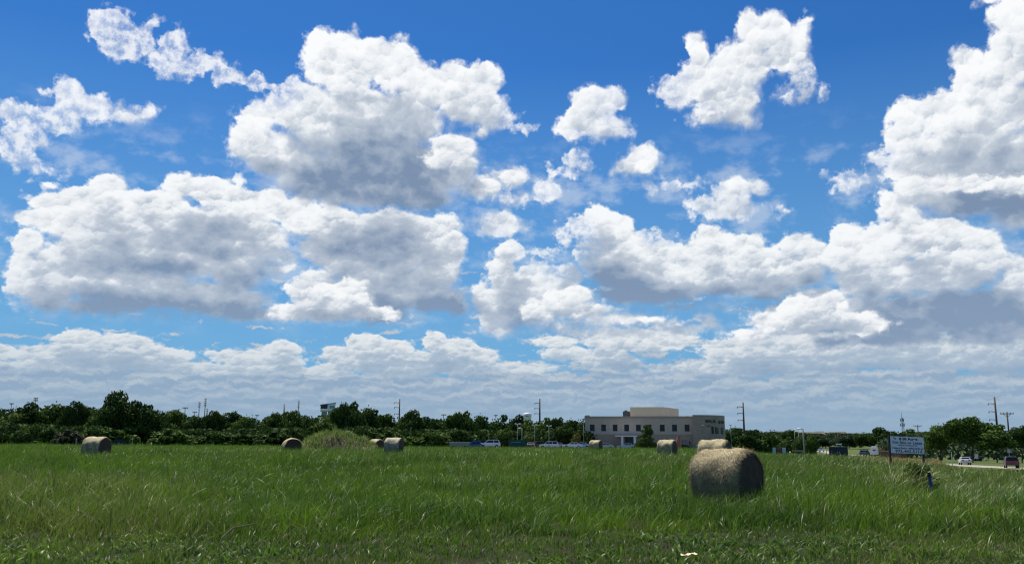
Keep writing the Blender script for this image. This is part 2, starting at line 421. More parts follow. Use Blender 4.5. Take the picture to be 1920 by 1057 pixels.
skyo = bpy.data.objects.new('sky', me); col.objects.link(skyo); skyo['kind'] = 'structure'

# the rest of the dome: Nishita sky with generic broken cumulus
geo = W.node('ShaderNodeTexCoord').outputs['Generated']
sx = W.node('ShaderNodeSeparateXYZ'); NT.links.new(geo, sx.inputs[0])
el = W.m('MULTIPLY', W.m('ARCSINE', sx.outputs[2]), 180 / math.pi)
bg = W.node('ShaderNodeBackground'); W.put(bg.inputs[0], clear_sky(W, None, el)); bg.inputs[1].default_value = SKY_STRENGTH
def over(sh, a, c, s=1.0):
    b = W.node('ShaderNodeBackground'); W.put(b.inputs[0], c); b.inputs[1].default_value = s
    mx = W.node('ShaderNodeMixShader'); W.put(mx.inputs[0], a)
    NT.links.new(sh, mx.inputs[1]); NT.links.new(b.outputs[0], mx.inputs[2])
    return mx.outputs[0]
gn = W.noise(W.v('MULTIPLY', geo, (1, 1, 1.5)), 4.0, 6, 0.6, dim='3D')
sh = over(bg.outputs[0], W.m('MULTIPLY', W.ramp(gn, 0.55, 0.62), W.ramp(el, 1.0, 6.0)), W.mixc(W.ramp(gn, 0.58, 0.70), srgb(235,240,246), srgb(140,158,182)))
sh = over(sh, W.ramp(el, 0.0, 5.0, 0.8, 0.0), HAZE_C)
sh = over(sh, W.ramp(el, -1.2, -0.6, 1.0, 0.0), (0.05, 0.07, 0.04))
wo = W.node('ShaderNodeOutputWorld')
NT.links.new(sh, wo.inputs[0])
# ------------------------------------------------------------------ helpers
def at(px, py, d):
    """the point d metres ahead that shows at a pixel of the photograph"""
    v = ray(px, py)
    return v * (d / v.y) + Vector((0, 0, EYE))
def lerp_tab(x, tab):
    xs, ys = zip(*tab)
    return np.interp(x, xs, ys)
def sstep(x, a, b):
    t = np.clip((x - a) / (b - a), 0, 1)
    return t * t * (3 - 2 * t)
T_LEFT = [(0, 0), (14, 0.0), (22, 0.11), (34, 0.18), (46, 0.40), (60, 0.58), (80, 0.68), (110, 0.78), (160, 0.7), (300, 0.9), (600, 1.0), (1200, 1.0), (9000, 0)]
T_RIGHT = [(0, 0), (22, 0.0), (40, 0.06), (62, 0.12), (85, 0.22), (96, 0.0), (113, -0.80), (150, -1.25), (210, -1.8), (280, -2.0), (360, -1.3), (480, 1.0), (650, 4.4), (1000, 14), (1300, 21), (2000, 21), (4000, 0), (9000, 0)]
T_EDGE = [(0, 0), (22, 0.0), (40, -0.10), (60, -0.30), (80, -0.62), (96, -0.88), (108, -1.0), (130, -1.12), (150, -1.3), (210, -1.8), (280, -2.0), (360, -1.3), (480, 1.0), (650, 4.4), (1000, 14), (1300, 21), (2000, 21), (4000, 0), (9000, 0)]
T_MIDR = [(0, 0), (14, 0.0), (22, 0.12), (41, 0.35), (70, 0.45), (95, 0.40), (115, 0.2), (160, -0.3), (250, -1.0), (330, -1.2), (480, 0.6), (650, 4.4), (1000, 14), (1300, 21), (2000, 21), (4000, 0), (9000, 0)]
def gz(x, y):
    x = np.asarray(x, float); y = np.asarray(y, float)
    yy = np.maximum(y, 1.0)
    u = np.where(y > 1.0, x / yy, np.sign(x) * 2)
    a = lerp_tab(yy, T_LEFT); b = lerp_tab(yy, T_MIDR); c = lerp_tab(yy, T_RIGHT)
    w1 = sstep(u, 0.235, 0.29); w2 = sstep(u, 0.37, 0.46)
    z = a * (1 - w1) + b * w1
    z = z * (1 - w2) + c * w2
    w3 = sstep(u, 0.462, 0.50)
    z = z * (1 - w3) + lerp_tab(yy, T_EDGE) * w3
    z = z + 0.045 * np.sin(x * 0.31 + 1.3) * np.sin(y * 0.23) * sstep(y, 10, 20) * (1 - sstep(y, 90, 130))
    return z
def gzf(x, y): return float(gz(x, y))
def ground(px, d):
    """point on the ground under a photograph column, d metres ahead"""
    v = at(px, 838, d)
    return Vector((v.x, d, gzf(v.x, d)))

def mesh_obj(name, verts, faces, mat=None, parent=None, smooth=False, loc=None):
    me = bpy.data.meshes.new(name)
    me.from_pydata(verts, [], faces)
    if mat is not None:
        for m in (mat if isinstance(mat, (list, tuple)) else [mat]): me.materials.append(m)
    if smooth: me.polygons.foreach_set('use_smooth', [True] * len(me.polygons))
    o = bpy.data.objects.new(name, me); col.objects.link(o)
    if parent is not None: o.parent = parent
    if loc is not None: o.location = loc
    return o
def np_mesh(name, V, F4, F3, mat, parent=None, attr=None):
    """mesh straight from arrays: V (n,3), quads (m,4), triangles (k,3)"""
    me = bpy.data.meshes.new(name)
    me.vertices.add(len(V)); me.vertices.foreach_set('co', np.ascontiguousarray(V, np.float32).ravel())
    n4, n3 = (0 if F4 is None else len(F4)), (0 if F3 is None else len(F3))
    loops = np.concatenate([np.asarray(f).ravel() for f in (F4, F3) if f is not None and len(f)]).astype(np.int32)
    tot = np.concatenate([np.full(n4, 4, np.int32), np.full(n3, 3, np.int32)])
    start = np.concatenate([[0], np.cumsum(tot)[:-1]]).astype(np.int32)
    me.loops.add(len(loops)); me.loops.foreach_set('vertex_index', loops)
    me.polygons.add(n4 + n3); me.polygons.foreach_set('loop_start', start)
    try: me.polygons.foreach_set('loop_total', tot)
    except Exception: pass
    me.materials.append(mat)
    if attr is not None:
        for k, a in attr.items():
            at_ = me.attributes.new(k, 'FLOAT', 'POINT'); at_.data.foreach_set('value', np.ascontiguousarray(a, np.float32))
    me.update(calc_edges=True); me.validate()
    o = bpy.data.objects.new(name, me); col.objects.link(o)
    if parent is not None: o.parent = parent
    return o
def empty(name, loc, rz=0.0):
    o = bpy.data.objects.new(name, None); col.objects.link(o)
    o.location = loc; o.rotation_euler = (0, 0, rz); o.empty_display_size = 0.3
    return o
def tag(o, label=None, cat=None, group=None, kind=None):
    if label: o['label'] = label
    if cat: o['category'] = cat
    if group: o['group'] = group
    if kind: o['kind'] = kind
    return o
def copy_tree(o, parent=None):
    c = o.copy(); col.objects.link(c); c.parent = parent
    for ch in list(o.children): copy_tree(ch, c)
    return c

class MB:
    """collects boxes, prisms, tubes and lathes into one mesh"""
    def __init__(self): self.v, self.f, self.mi = [], [], []
    def add(self, vs, fs, mi=0):
        b = len(self.v); self.v += [tuple(p) for p in vs]
        self.f += [tuple(b + i for i in f) for f in fs]; self.mi += [mi] * len(fs)
        return self
    def box(self, x0, x1, y0, y1, z0, z1, mi=0):
        return self.add([(x0,y0,z0),(x1,y0,z0),(x1,y1,z0),(x0,y1,z0),(x0,y0,z1),(x1,y0,z1),(x1,y1,z1),(x0,y1,z1)],
                        [(0,3,2,1),(4,5,6,7),(0,1,5,4),(1,2,6,5),(2,3,7,6),(3,0,4,7)], mi)
    def prism(self, pts, y0, y1, mi=0):
        """outline in x,z pushed from y0 to y1"""
        n = len(pts)
        vs = [(x, y0, z) for x, z in pts] + [(x, y1, z) for x, z in pts]
        fs = [tuple(range(n)), tuple(range(2 * n - 1, n - 1, -1))] + [(i, i + n, (i + 1) % n + n, (i + 1) % n) for i in range(n)]
        return self.add(vs, fs, mi)
    def tube(self, a, b, r0, r1=None, n=8, mi=0, cap=True):
        a, b = Vector(a), Vector(b); r1 = r0 if r1 is None else r1
        q = (b - a).normalized().to_track_quat('Z', 'Y')
        vs = []
        for p, r in ((a, r0), (b, r1)):
            for i in range(n):
                t = 2 * math.pi * i / n
                vs.append(p + q @ Vector((r * math.cos(t), r * math.sin(t), 0)))
        fs = [(i, (i + 1) % n, (i + 1) % n + n, i + n) for i in range(n)]
        if cap: fs += [tuple(range(n - 1, -1, -1)), tuple(range(n, 2 * n))]
        return self.add(vs, fs, mi)
    def lathe(self, prof, n=24, mi=0, c=(0, 0, 0)):
        vs, fs = [], []
        for r, z in prof:
            for i in range(n):
                t = 2 * math.pi * i / n
                vs.append((c[0] + r * math.cos(t), c[1] + r * math.sin(t), c[2] + z))
        for k in range(len(prof) - 1):
            for i in range(n):
                fs.append((k*n+i, k*n+(i+1)%n, (k+1)*n+(i+1)%n, (k+1)*n+i))
        return self.add(vs, fs, mi)
    def build(self, name, mat, parent=None, smooth=False, bevel=0.0):
        o = mesh_obj(name, self.v, self.f, mat, parent, smooth)
        o.data.polygons.foreach_set('material_index', self.mi)
        if bevel:
            bm = bmesh.new(); bm.from_mesh(o.data)
            bmesh.ops.bevel(bm, geom=[e for e in bm.edges], offset=bevel, segments=2, affect='EDGES', clamp_overlap=True)
            bm.to_mesh(o.data); bm.free()
        return o

def pmat(name, base, rough=0.6, var=0.0, scale=3.0, metal=0.0, spec=0.4, base2=None, bump=0.0, stretch=None, coords='Object', coat=0.0):
    """principled material whose colour wanders between two tones by noise"""
    m = bpy.data.materials.new(name); m.use_nodes = True
    nt = m.node_tree; B = NB(nt); p = nt.nodes['Principled BSDF']
    p.inputs['Roughness'].default_value = rough; p.inputs['Metallic'].default_value = metal
    p.inputs['Specular IOR Level'].default_value = spec
    p.inputs['Coat Weight'].default_value = coat
    tc = B.node('ShaderNodeTexCoord').outputs[coords]
    if stretch: tc = B.v('MULTIPLY', tc, stretch)
    n = B.noise(tc, scale, 5, 0.6, dim='3D')
    b2 = base2 if base2 else tuple(max(0.0, c * (1 - var)) for c in base)
    hi = base if base2 else tuple(min(1.0, c * (1 + var)) for c in base)
    c = B.mixc(B.ramp(n, 0.3, 0.7), b2, hi)
    nt.links.new(c, p.inputs['Base Color'])
    if bump:
        bn = B.node('ShaderNodeBump'); bn.inputs['Strength'].default_value = 1.0; bn.inputs['Distance'].default_value = bump
        B.put(bn.inputs['Height'], B.noise(tc, scale * 6, 4, 0.6, dim='3D'))
        nt.links.new(bn.outputs[0], p.inputs['Normal'])
    return m
# ------------------------------------------------------------------ materials of the field
def ground_material():
    m = bpy.data.materials.new('ground'); m.use_nodes = True
    nt = m.node_tree; B = NB(nt); p = nt.nodes['Principled BSDF']
    p.inputs['Roughness'].default_value = 0.95; p.inputs['Specular IOR Level'].default_value = 0.1
    pos = B.node('ShaderNodeNewGeometry').outputs['Position']
    flat = B.v('MULTIPLY', pos, (1, 1, 0))
    dist = B.v('LENGTH', flat)
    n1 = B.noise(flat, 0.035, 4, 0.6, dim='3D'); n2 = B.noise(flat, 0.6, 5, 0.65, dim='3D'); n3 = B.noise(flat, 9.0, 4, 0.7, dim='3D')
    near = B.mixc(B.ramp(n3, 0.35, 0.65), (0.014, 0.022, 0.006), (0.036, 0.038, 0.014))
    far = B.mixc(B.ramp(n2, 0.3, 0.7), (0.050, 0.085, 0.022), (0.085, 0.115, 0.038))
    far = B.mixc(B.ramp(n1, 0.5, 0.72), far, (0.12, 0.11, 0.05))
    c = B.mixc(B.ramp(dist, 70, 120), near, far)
    nt.links.new(c, p.inputs['Base Color'])
    bn = B.node('ShaderNodeBump'); bn.inputs['Distance'].default_value = 0.15; bn.inputs['Strength'].default_value = 0.8
    B.put(bn.inputs['Height'], n3); nt.links.new(bn.outputs[0], p.inputs['Normal'])
    return m
M_GROUND = ground_material()

def grass_material(name, a, b, straw, straw_at, sheen=0.5):
    """blades: colour differs from blade to blade (attribute 'tone') and from patch to patch"""
    m = bpy.data.materials.new(name); m.use_nodes = True
    nt = m.node_tree; B = NB(nt); nt.nodes.clear()
    pos = B.node('ShaderNodeNewGeometry').outputs['Position']
    flat = B.v('MULTIPLY', pos, (1, 1, 0))
    at_ = B.node('ShaderNodeAttribute', attribute_name='tone').outputs['Fac']
    dr = B.node('ShaderNodeAttribute', attribute_name='dry').outputs['Fac']
    n = B.noise(flat, 0.16, 3, 0.6, dim='3D')
    n2 = B.noise(flat, 0.9, 3, 0.6, dim='3D')
    f = B.m('ADD', B.m('MULTIPLY', at_, 0.7), B.m('MULTIPLY', B.m('SUBTRACT', n2, 0.5), 1.0))
    c = B.mixc(B.m('MAXIMUM', B.m('MINIMUM', f, 1.0), 0.0), a, b)
    c = B.mixc(B.ramp(n, 0.42, 0.62, 0.0, 0.8), c, (b[0] * 1.5, b[1] * 1.12, b[2] * 0.8))
    c = B.mixc(B.ramp(B.noise(flat, 0.33, 3, 0.6, dim='3D'), 0.35, 0.6, 0.6, 0.0), c, (a[0] * 0.75, a[1] * 0.85, a[2] * 1.1))
    c = B.mixc(dr, c, straw)
    pr = B.node('ShaderNodeBsdfPrincipled')
    B.put(pr.inputs['Base Color'], c); pr.inputs['Roughness'].default_value = 0.5
    pr.inputs['Specular IOR Level'].default_value = sheen
    tr = B.node('ShaderNodeBsdfTranslucent'); B.put(tr.inputs[0], B.mixc(0.5, c, (0.13, 0.26, 0.02)))
    mx = B.node('ShaderNodeMixShader'); mx.inputs[0].default_value = 0.36
    nt.links.new(pr.outputs[0], mx.inputs[1]); nt.links.new(tr.outputs[0], mx.inputs[2])
    out = B.node('ShaderNodeOutputMaterial'); nt.links.new(mx.outputs[0], out.inputs[0])
    return m
M_GRASS = grass_material('grass_blades', (0.013, 0.052, 0.005), (0.090, 0.200, 0.018), (0.23, 0.175, 0.08), 0.8, 0.28)

# ------------------------------------------------------------------ ground sheet
def polar_ground():
    rs = [0.0] + list(np.geomspace(2.0, 8980.0, 150))
    az = sorted(set([round(x, 3) for x in np.arange(-54, 54.01, 0.75)] + [round(x, 3) for x in np.arange(-180, 180, 9.0) if abs(x) > 54]))
    V = [(0, 0, gzf(0, 0))]; F = []
    n = len(az)
    for r in rs[1:]:
        for a in az:
            x, y = r * math.sin(R(a)), r * math.cos(R(a)); V.append((x, y, gzf(x, y)))
    for i in range(n): F.append((0, 1 + (i + 1) % n, 1 + i))
    for k in range(len(rs) - 2):
        for i in range(n):
            j = (i + 1) % n
            F.append((1 + k*n + i, 1 + k*n + j, 1 + (k+1)*n + j, 1 + (k+1)*n + i))
    return mesh_obj('ground', V, F, M_GROUND, smooth=True)
go_ = polar_ground(); go_['kind'] = 'structure'
bm_ = bmesh.new(); bm_.from_mesh(go_.data); bmesh.ops.recalc_face_normals(bm_, faces=bm_.faces)
bm_.faces.ensure_lookup_table()
if bm_.faces[5].normal.z < 0: bmesh.ops.reverse_faces(bm_, faces=bm_.faces)
bm_.to_mesh(go_.data); bm_.free()

# ------------------------------------------------------------------ road: from the right edge back to the left, down and up the hill
def drape(name, pts, width, lift, mat, step=6.0):
    P = [ground(px, d) for px, d in pts]
    dense = []
    for a, b in zip(P[:-1], P[1:]):
        k = max(2, int((b - a).length / step))
        for i in range(k): dense.append(a.lerp(b, i / k))
    dense.append(P[-1])
    V, F = [], []
    for i, p in enumerate(dense):
        q = dense[min(i + 1, len(dense) - 1)] - dense[max(i - 1, 0)]; q.z = 0; q.normalize()
        nrm = Vector((-q.y, q.x, 0))
        for s in (-1, -0.33, 0.33, 1):
            c = p + nrm * s * width / 2
            V.append((c.x, c.y, gzf(c.x, c.y) + lift))
    for i in range(len(dense) - 1):
        for k in range(3): F.append((4*i+k, 4*i+k+1, 4*(i+1)+k+1, 4*(i+1)+k))
    return mesh_obj(name, V, F, mat, smooth=True)
M_ROAD = pmat('pale_concrete', (0.27, 0.245, 0.205), 0.9, 0.15, 0.4)
M_PAINT = pmat('road_paint', (0.75, 0.74, 0.70), 0.7, 0.1, 2.0)
ROAD = [(2250, 84), (2080, 96), (1960, 108), (1860, 124), (1780, 150), (1710, 190), (1650, 245), (1600, 300), (1560, 350), (1525, 430), (1490, 540), (1462, 640), (1440, 740), (1424, 840), (1416, 950)]
rd = drape('road', ROAD, 6.0, 0.05, M_ROAD); rd['kind'] = 'structure'
ln = drape('road_marking', ROAD[:10], 0.16, 0.06, M_PAINT); ln['kind'] = 'structure'
M_LOT = pmat('car_park_asphalt', (0.11, 0.105, 0.10), 0.9, 0.2, 0.5)
def flat_sheet(name, corners, lift, mat, n=12):
    c = [ground(px, d) for px, d in corners]
    V, F = [], []
    for i in range(n + 1):
        for j in range(n + 1):
            p = (c[0].lerp(c[1], i / n)).lerp(c[3].lerp(c[2], i / n), j / n)
            V.append((p.x, p.y, gzf(p.x, p.y) + lift))
    for i in range(n):
        for j in range(n): F.append((i*(n+1)+j, (i+1)*(n+1)+j, (i+1)*(n+1)+j+1, i*(n+1)+j+1))
    return mesh_obj(name, V, F, mat)
lot = flat_sheet('car_park', [(820, 186), (1330, 186), (1330, 226), (800, 240)], 0.05, M_LOT); lot['kind'] = 'structure'

# ------------------------------------------------------------------ grass
rng = np.random.default_rng(11)
def vnoise(x, y, s, seed=0):
    """cheap smooth value noise, 0..1"""
    x = x * s + seed * 13.7; y = y * s + seed * 7.3
    xi = np.floor(x).astype(np.int64); yi = np.floor(y).astype(np.int64)
    fx = x - xi; fy = y - yi; fx = fx * fx * (3 - 2 * fx); fy = fy * fy * (3 - 2 * fy)
    def h(a, b):
        v = (a * 374761393 + b * 668265263 + seed * 974711) & 0xFFFFFFFF
        v = ((v ^ (v >> 13)) * 1274126177) & 0xFFFFFFFF
        return ((v ^ (v >> 16)) & 0xFFFF) / 65535.0
    return (h(xi, yi) * (1 - fx) + h(xi + 1, yi) * fx) * (1 - fy) + (h(xi, yi + 1) * (1 - fx) + h(xi + 1, yi + 1) * fx) * fy

def blades(x, y, z, hgt, wid, lean, lean_dir, tone, dry, segs=3, droop=0.6):
    """arching tapered blades: arrays in, vertices and faces out"""
    n = len(x)
    yaw = rng.uniform(0, 2 * np.pi, n)
    wx, wy = np.cos(yaw), np.sin(yaw)
    ldx, ldy = np.cos(lean_dir), np.sin(lean_dir)
    rows = []
    for k in range(segs + 1):
        t = k / segs
        w = wid * (1 - t ** 1.6) * 0.5 if k < segs else None
        off = hgt * lean * t ** 1.8
        zz = z + hgt * (t - droop * lean * 0.55 * t ** 2.6)
        cx, cy = x + ldx * off, y + ldy * off
        if w is not None:
            rows.append(np.stack([cx - wx * w, cy - wy * w, zz], 1)); rows.append(np.stack([cx + wx * w, cy + wy * w, zz], 1))
        else: rows.append(np.stack([cx, cy, zz], 1))
    m = len(rows)
    V = np.stack(rows, 1).reshape(-1, 3)
    base = np.arange(n)[:, None] * m
    q = []
    for k in range(segs - 1): q.append(base + np.array([2*k, 2*k+1, 2*k+3, 2*k+2]))
    F4 = np.concatenate(q) if q else None
    F3 = base + np.array([2*(segs-1), 2*(segs-1)+1, 2*segs])
    return V, F4, F3, np.repeat(tone, m), np.repeat(dry, m)

def scatter(d0, d1, density, amax=37.0, power=1.0):
    """points on the field between two distances, density falling smoothly with distance"""
    area = (d1 ** 2 - d0 ** 2) * R(amax)
    n = int(area * density)
    r = np.sqrt(rng.uniform(d0 ** 2, d1 ** 2, n)); a = rng.uniform(-R(amax), R(amax), n)
    return r * np.sin(a), r * np.cos(a)

def in_field(x, y):
    u = x / y
    lim = np.where(u > 0.5, 100, np.where(u > 0.28, 112, 150))
    return y < lim

def brown(x, y):
    """where the field has gone dry: 0..1"""
    u = x / y
    b = sstep(vnoise(x, y, 0.07, 3) * 0.6 + vnoise(x, y, 0.5, 4) * 0.4, 0.55, 0.82) * 0.45
    left = sstep(-u, 0.28, 0.42) * sstep(y, 13, 16) * (1 - sstep(y, 27, 36)) * 0.75
    sign = sstep(u, 0.355, 0.40) * (1 - sstep(u, 0.475, 0.50)) * sstep(y, 60, 70) * (1 - sstep(y, 92, 99)) * 1.6
    near = (1 - sstep(y, 14.5, 18.0)) * (0.30 + 0.35 * vnoise(x, y, 0.6, 14))
    rt = sstep(u, 0.26, 0.5) * sstep(y, 19, 36) * 0.55
    return np.clip(b + left + sign + near + rt, 0, 1)

def tallness(x, y):
    """how tall the grass stands, metres"""
    u = x / y
    h = 0.22 + 0.34 * vnoise(x, y, 0.22, 5) + 0.20 * vnoise(x, y, 0.9, 6) + 0.16 * vnoise(x, y, 2.6, 7)
    h *= 0.30 + 0.70 * sstep(y + 2.6 * (vnoise(x, y, 0.35, 8) - 0.5) - 1.6 * sstep(u, -0.25, 0.1), 14.2, 17.4)
    h *= 1 - 0.45 * sstep(u, 0.30, 0.44) * sstep(y, 33, 48)
    clump = sstep(vnoise(x, y, 0.55, 9), 0.72, 0.92)
    return h * (1 + 0.45 * clump * sstep(y, 15, 20))

def grass_zone(d0, d1, density, wmin, wmax, segs):
    x, y = scatter(d0, d1, density)
    keep = in_field(x, y) & (rng.uniform(0, 1, len(x)) < -0.10 + 1.5 * vnoise(x, y, 1.9, 2))
    x, y = x[keep], y[keep]
    n = len(x)
    h = tallness(x, y) * rng.uniform(0.45, 1.2, n)
    w = rng.uniform(wmin, wmax, n) * (0.8 + 0.9 * (rng.uniform(0, 1, n) < 0.15))
    lean = np.abs(rng.normal(0.5, 0.4, n))
    ld = rng.normal(0.2, 1.7, n) + 2.5 * (vnoise(x, y, 0.25, 12) - 0.5)
    br = brown(x, y)
    dry = (rng.uniform(0, 1, n) < br * 0.55 + 0.02).astype(float) * rng.uniform(0.5, 1.0, n)
    tone = np.clip(rng.normal(0.42, 0.34, n), 0, 1)
    return blades(x, y, gz(x, y) - 0.01, h, w, lean, ld, tone, dry, segs)

def join(parts):
    V, F4, F3, T, D = [], [], [], [], []; b = 0
    for v, q, t, tone, dry in parts:
        V.append(v)
        if q is not None: F4.append(q + b)
        F3.append(t + b); T.append(tone); D.append(dry); b += len(v)
    return np.concatenate(V), (np.concatenate(F4) if F4 else None), np.concatenate(F3), np.concatenate(T), np.concatenate(D)

GQ = 1.0
zones = [grass_zone(9.5, 20, 480 * GQ, 0.009, 0.020, 3), grass_zone(20, 34, 260 * GQ, 0.012, 0.027, 3),
         grass_zone(34, 62, 115 * GQ, 0.018, 0.036, 2), grass_zone(62, 150, 34 * GQ, 0.030, 0.055, 2)]
V, F4, F3, TN, DR = join(zones)
g = np_mesh('grass', V, F4, F3, M_GRASS, attr={'tone': TN, 'dry': DR})
tag(g, 'tall green grass covering the field in wind-blown tufts', 'grass', kind='stuff')

# taller broad blades standing out of the field, arching over: catch the light
def tall_blades():
    x, y = scatter(16, 95, 1.6)
    cl = vnoise(x, y, 0.30, 21)
    keep = in_field(x, y) & (rng.uniform(0, 1, len(x)) < sstep(cl, 0.5, 0.85) * 1.3 + 0.04)
    x, y = x[keep], y[keep]
    x = np.repeat(x, 7) + rng.normal(0, 0.16, len(x) * 7); y = np.repeat(y, 7) + rng.normal(0, 0.16, len(y) * 7)
    n = len(x)
    h = rng.uniform(0.35, 0.9, n) * (0.75 + 0.25 * sstep(y, 15, 22))
    w = rng.uniform(0.012, 0.026, n) * (1 + y / 90)
    return blades(x, y, gz(x, y), h, w, np.abs(rng.normal(0.75, 0.35, n)), rng.normal(0.3, 1.5, n), rng.uniform(0.6, 1.0, n), (rng.uniform(0, 1, n) < 0.06) * 0.8, 4, 0.85)
V, F4, F3, TN, DR = join([tall_blades()])
M_TALL = grass_material('broad_blades', (0.040, 0.100, 0.014), (0.125, 0.215, 0.040), (0.38, 0.33, 0.19), 0.8, 0.5)
g = np_mesh('tall_grass', V, F4, F3, M_TALL, attr={'tone': TN, 'dry': DR})
tag(g, 'broad arching blades of taller grass rising above the field', 'grass', kind='stuff')

# low broad-leaved weeds along the near verge
def weeds():
    cx, cy = scatter(10.6, 16.5, 5.0)
    keep = vnoise(cx, cy, 0.45, 31) > 0.52
    cx, cy = cx[keep], cy[keep]
    k = 14
    x = np.repeat(cx, k) + rng.normal(0, 0.16, len(cx) * k); y = np.repeat(cy, k) + rng.normal(0, 0.16, len(cy) * k)
    n = len(x)
    return blades(x, y, gz(x, y), rng.uniform(0.07, 0.24, n), rng.uniform(0.020, 0.055, n), np.abs(rng.normal(0.9, 0.4, n)), rng.uniform(0, 6.28, n), rng.uniform(0, 1, n), rng.uniform(0, 0.15, n), 3, 0.7)
V, F4, F3, TN, DR = join([weeds()])
M_WEED = grass_material('weed_leaves', (0.040, 0.095, 0.015), (0.085, 0.165, 0.03), (0.2, 0.18, 0.1), 0.8, 0.25)
g = np_mesh('weeds', V, F4, F3, M_WEED, attr={'tone': TN, 'dry': DR})
tag(g, 'low broad-leaved weeds along the near edge of the field', 'weeds', kind='stuff')
# ------------------------------------------------------------------ hay bales
def straw_material(name, a, b, c2, rings=False, sheen=0.35):
    m = bpy.data.materials.new(name); m.use_nodes = True
    nt = m.node_tree; B = NB(nt); p = nt.nodes['Principled BSDF']
    p.inputs['Roughness'].default_value = 0.72; p.inputs['Specular IOR Level'].default_value = sheen
    tc = B.node('ShaderNodeTexCoord').outputs['Object']
    fine = B.noise(B.v('MULTIPLY', tc, (42, 8, 8) if not rings else (30, 30, 30)), 2.2, 5, 0.7, dim='3D')
    mid = B.noise(tc, 3.5, 4, 0.6, dim='3D'); big = B.noise(tc, 1.1, 2, 0.5, dim='3D')
    f = B.ramp(B.m('ADD', B.m('MULTIPLY', fine, 0.75), B.m('MULTIPLY', mid, 0.35)), 0.40, 0.68)
    if rings:
        sx = B.node('ShaderNodeSeparateXYZ'); nt.links.new(tc, sx.inputs[0])
        yz = B.node('ShaderNodeCombineXYZ'); B.put(yz.inputs[1], sx.outputs[1]); B.put(yz.inputs[2], sx.outputs[2])
        r = B.m('ADD', B.v('LENGTH', yz.outputs[0]), B.m('MULTIPLY', B.m('SUBTRACT', mid, 0.5), 0.06))
        w = B.m('SINE', B.m('MULTIPLY', r, 95.0))
        f = B.m('MULTIPLY_ADD', w, 0.16, f)
    c = B.mixc(B.m('MAXIMUM', B.m('MINIMUM', f, 1.0), 0.0), a, b)
    c = B.mixc(B.ramp(big, 0.52, 0.72, 0.0, 0.7), c, c2)
    nt.links.new(c, p.inputs['Base Color'])
    bn = B.node('ShaderNodeBump'); bn.inputs['Distance'].default_value = 0.02; bn.inputs['Strength'].default_value = 1.0
    B.put(bn.inputs['Height'], fine); nt.links.new(bn.outputs[0], p.inputs['Normal'])
    return m
M_WRAP = straw_material('weathered_hay_side', (0.14, 0.110, 0.048), (0.54, 0.46, 0.26), (0.27, 0.23, 0.11))
M_WRAPG = straw_material('mildewed_hay_side', (0.19, 0.15, 0.085), (0.44, 0.40, 0.27), (0.28, 0.34, 0.22))
M_CUT = straw_material('cut_hay_end', (0.028, 0.016, 0.008), (0.12, 0.072, 0.034), (0.065, 0.04, 0.02), rings=True)
M_LOOSE = straw_material('loose_straw', (0.25, 0.18, 0.08), (0.52, 0.43, 0.24), (0.42, 0.34, 0.18))

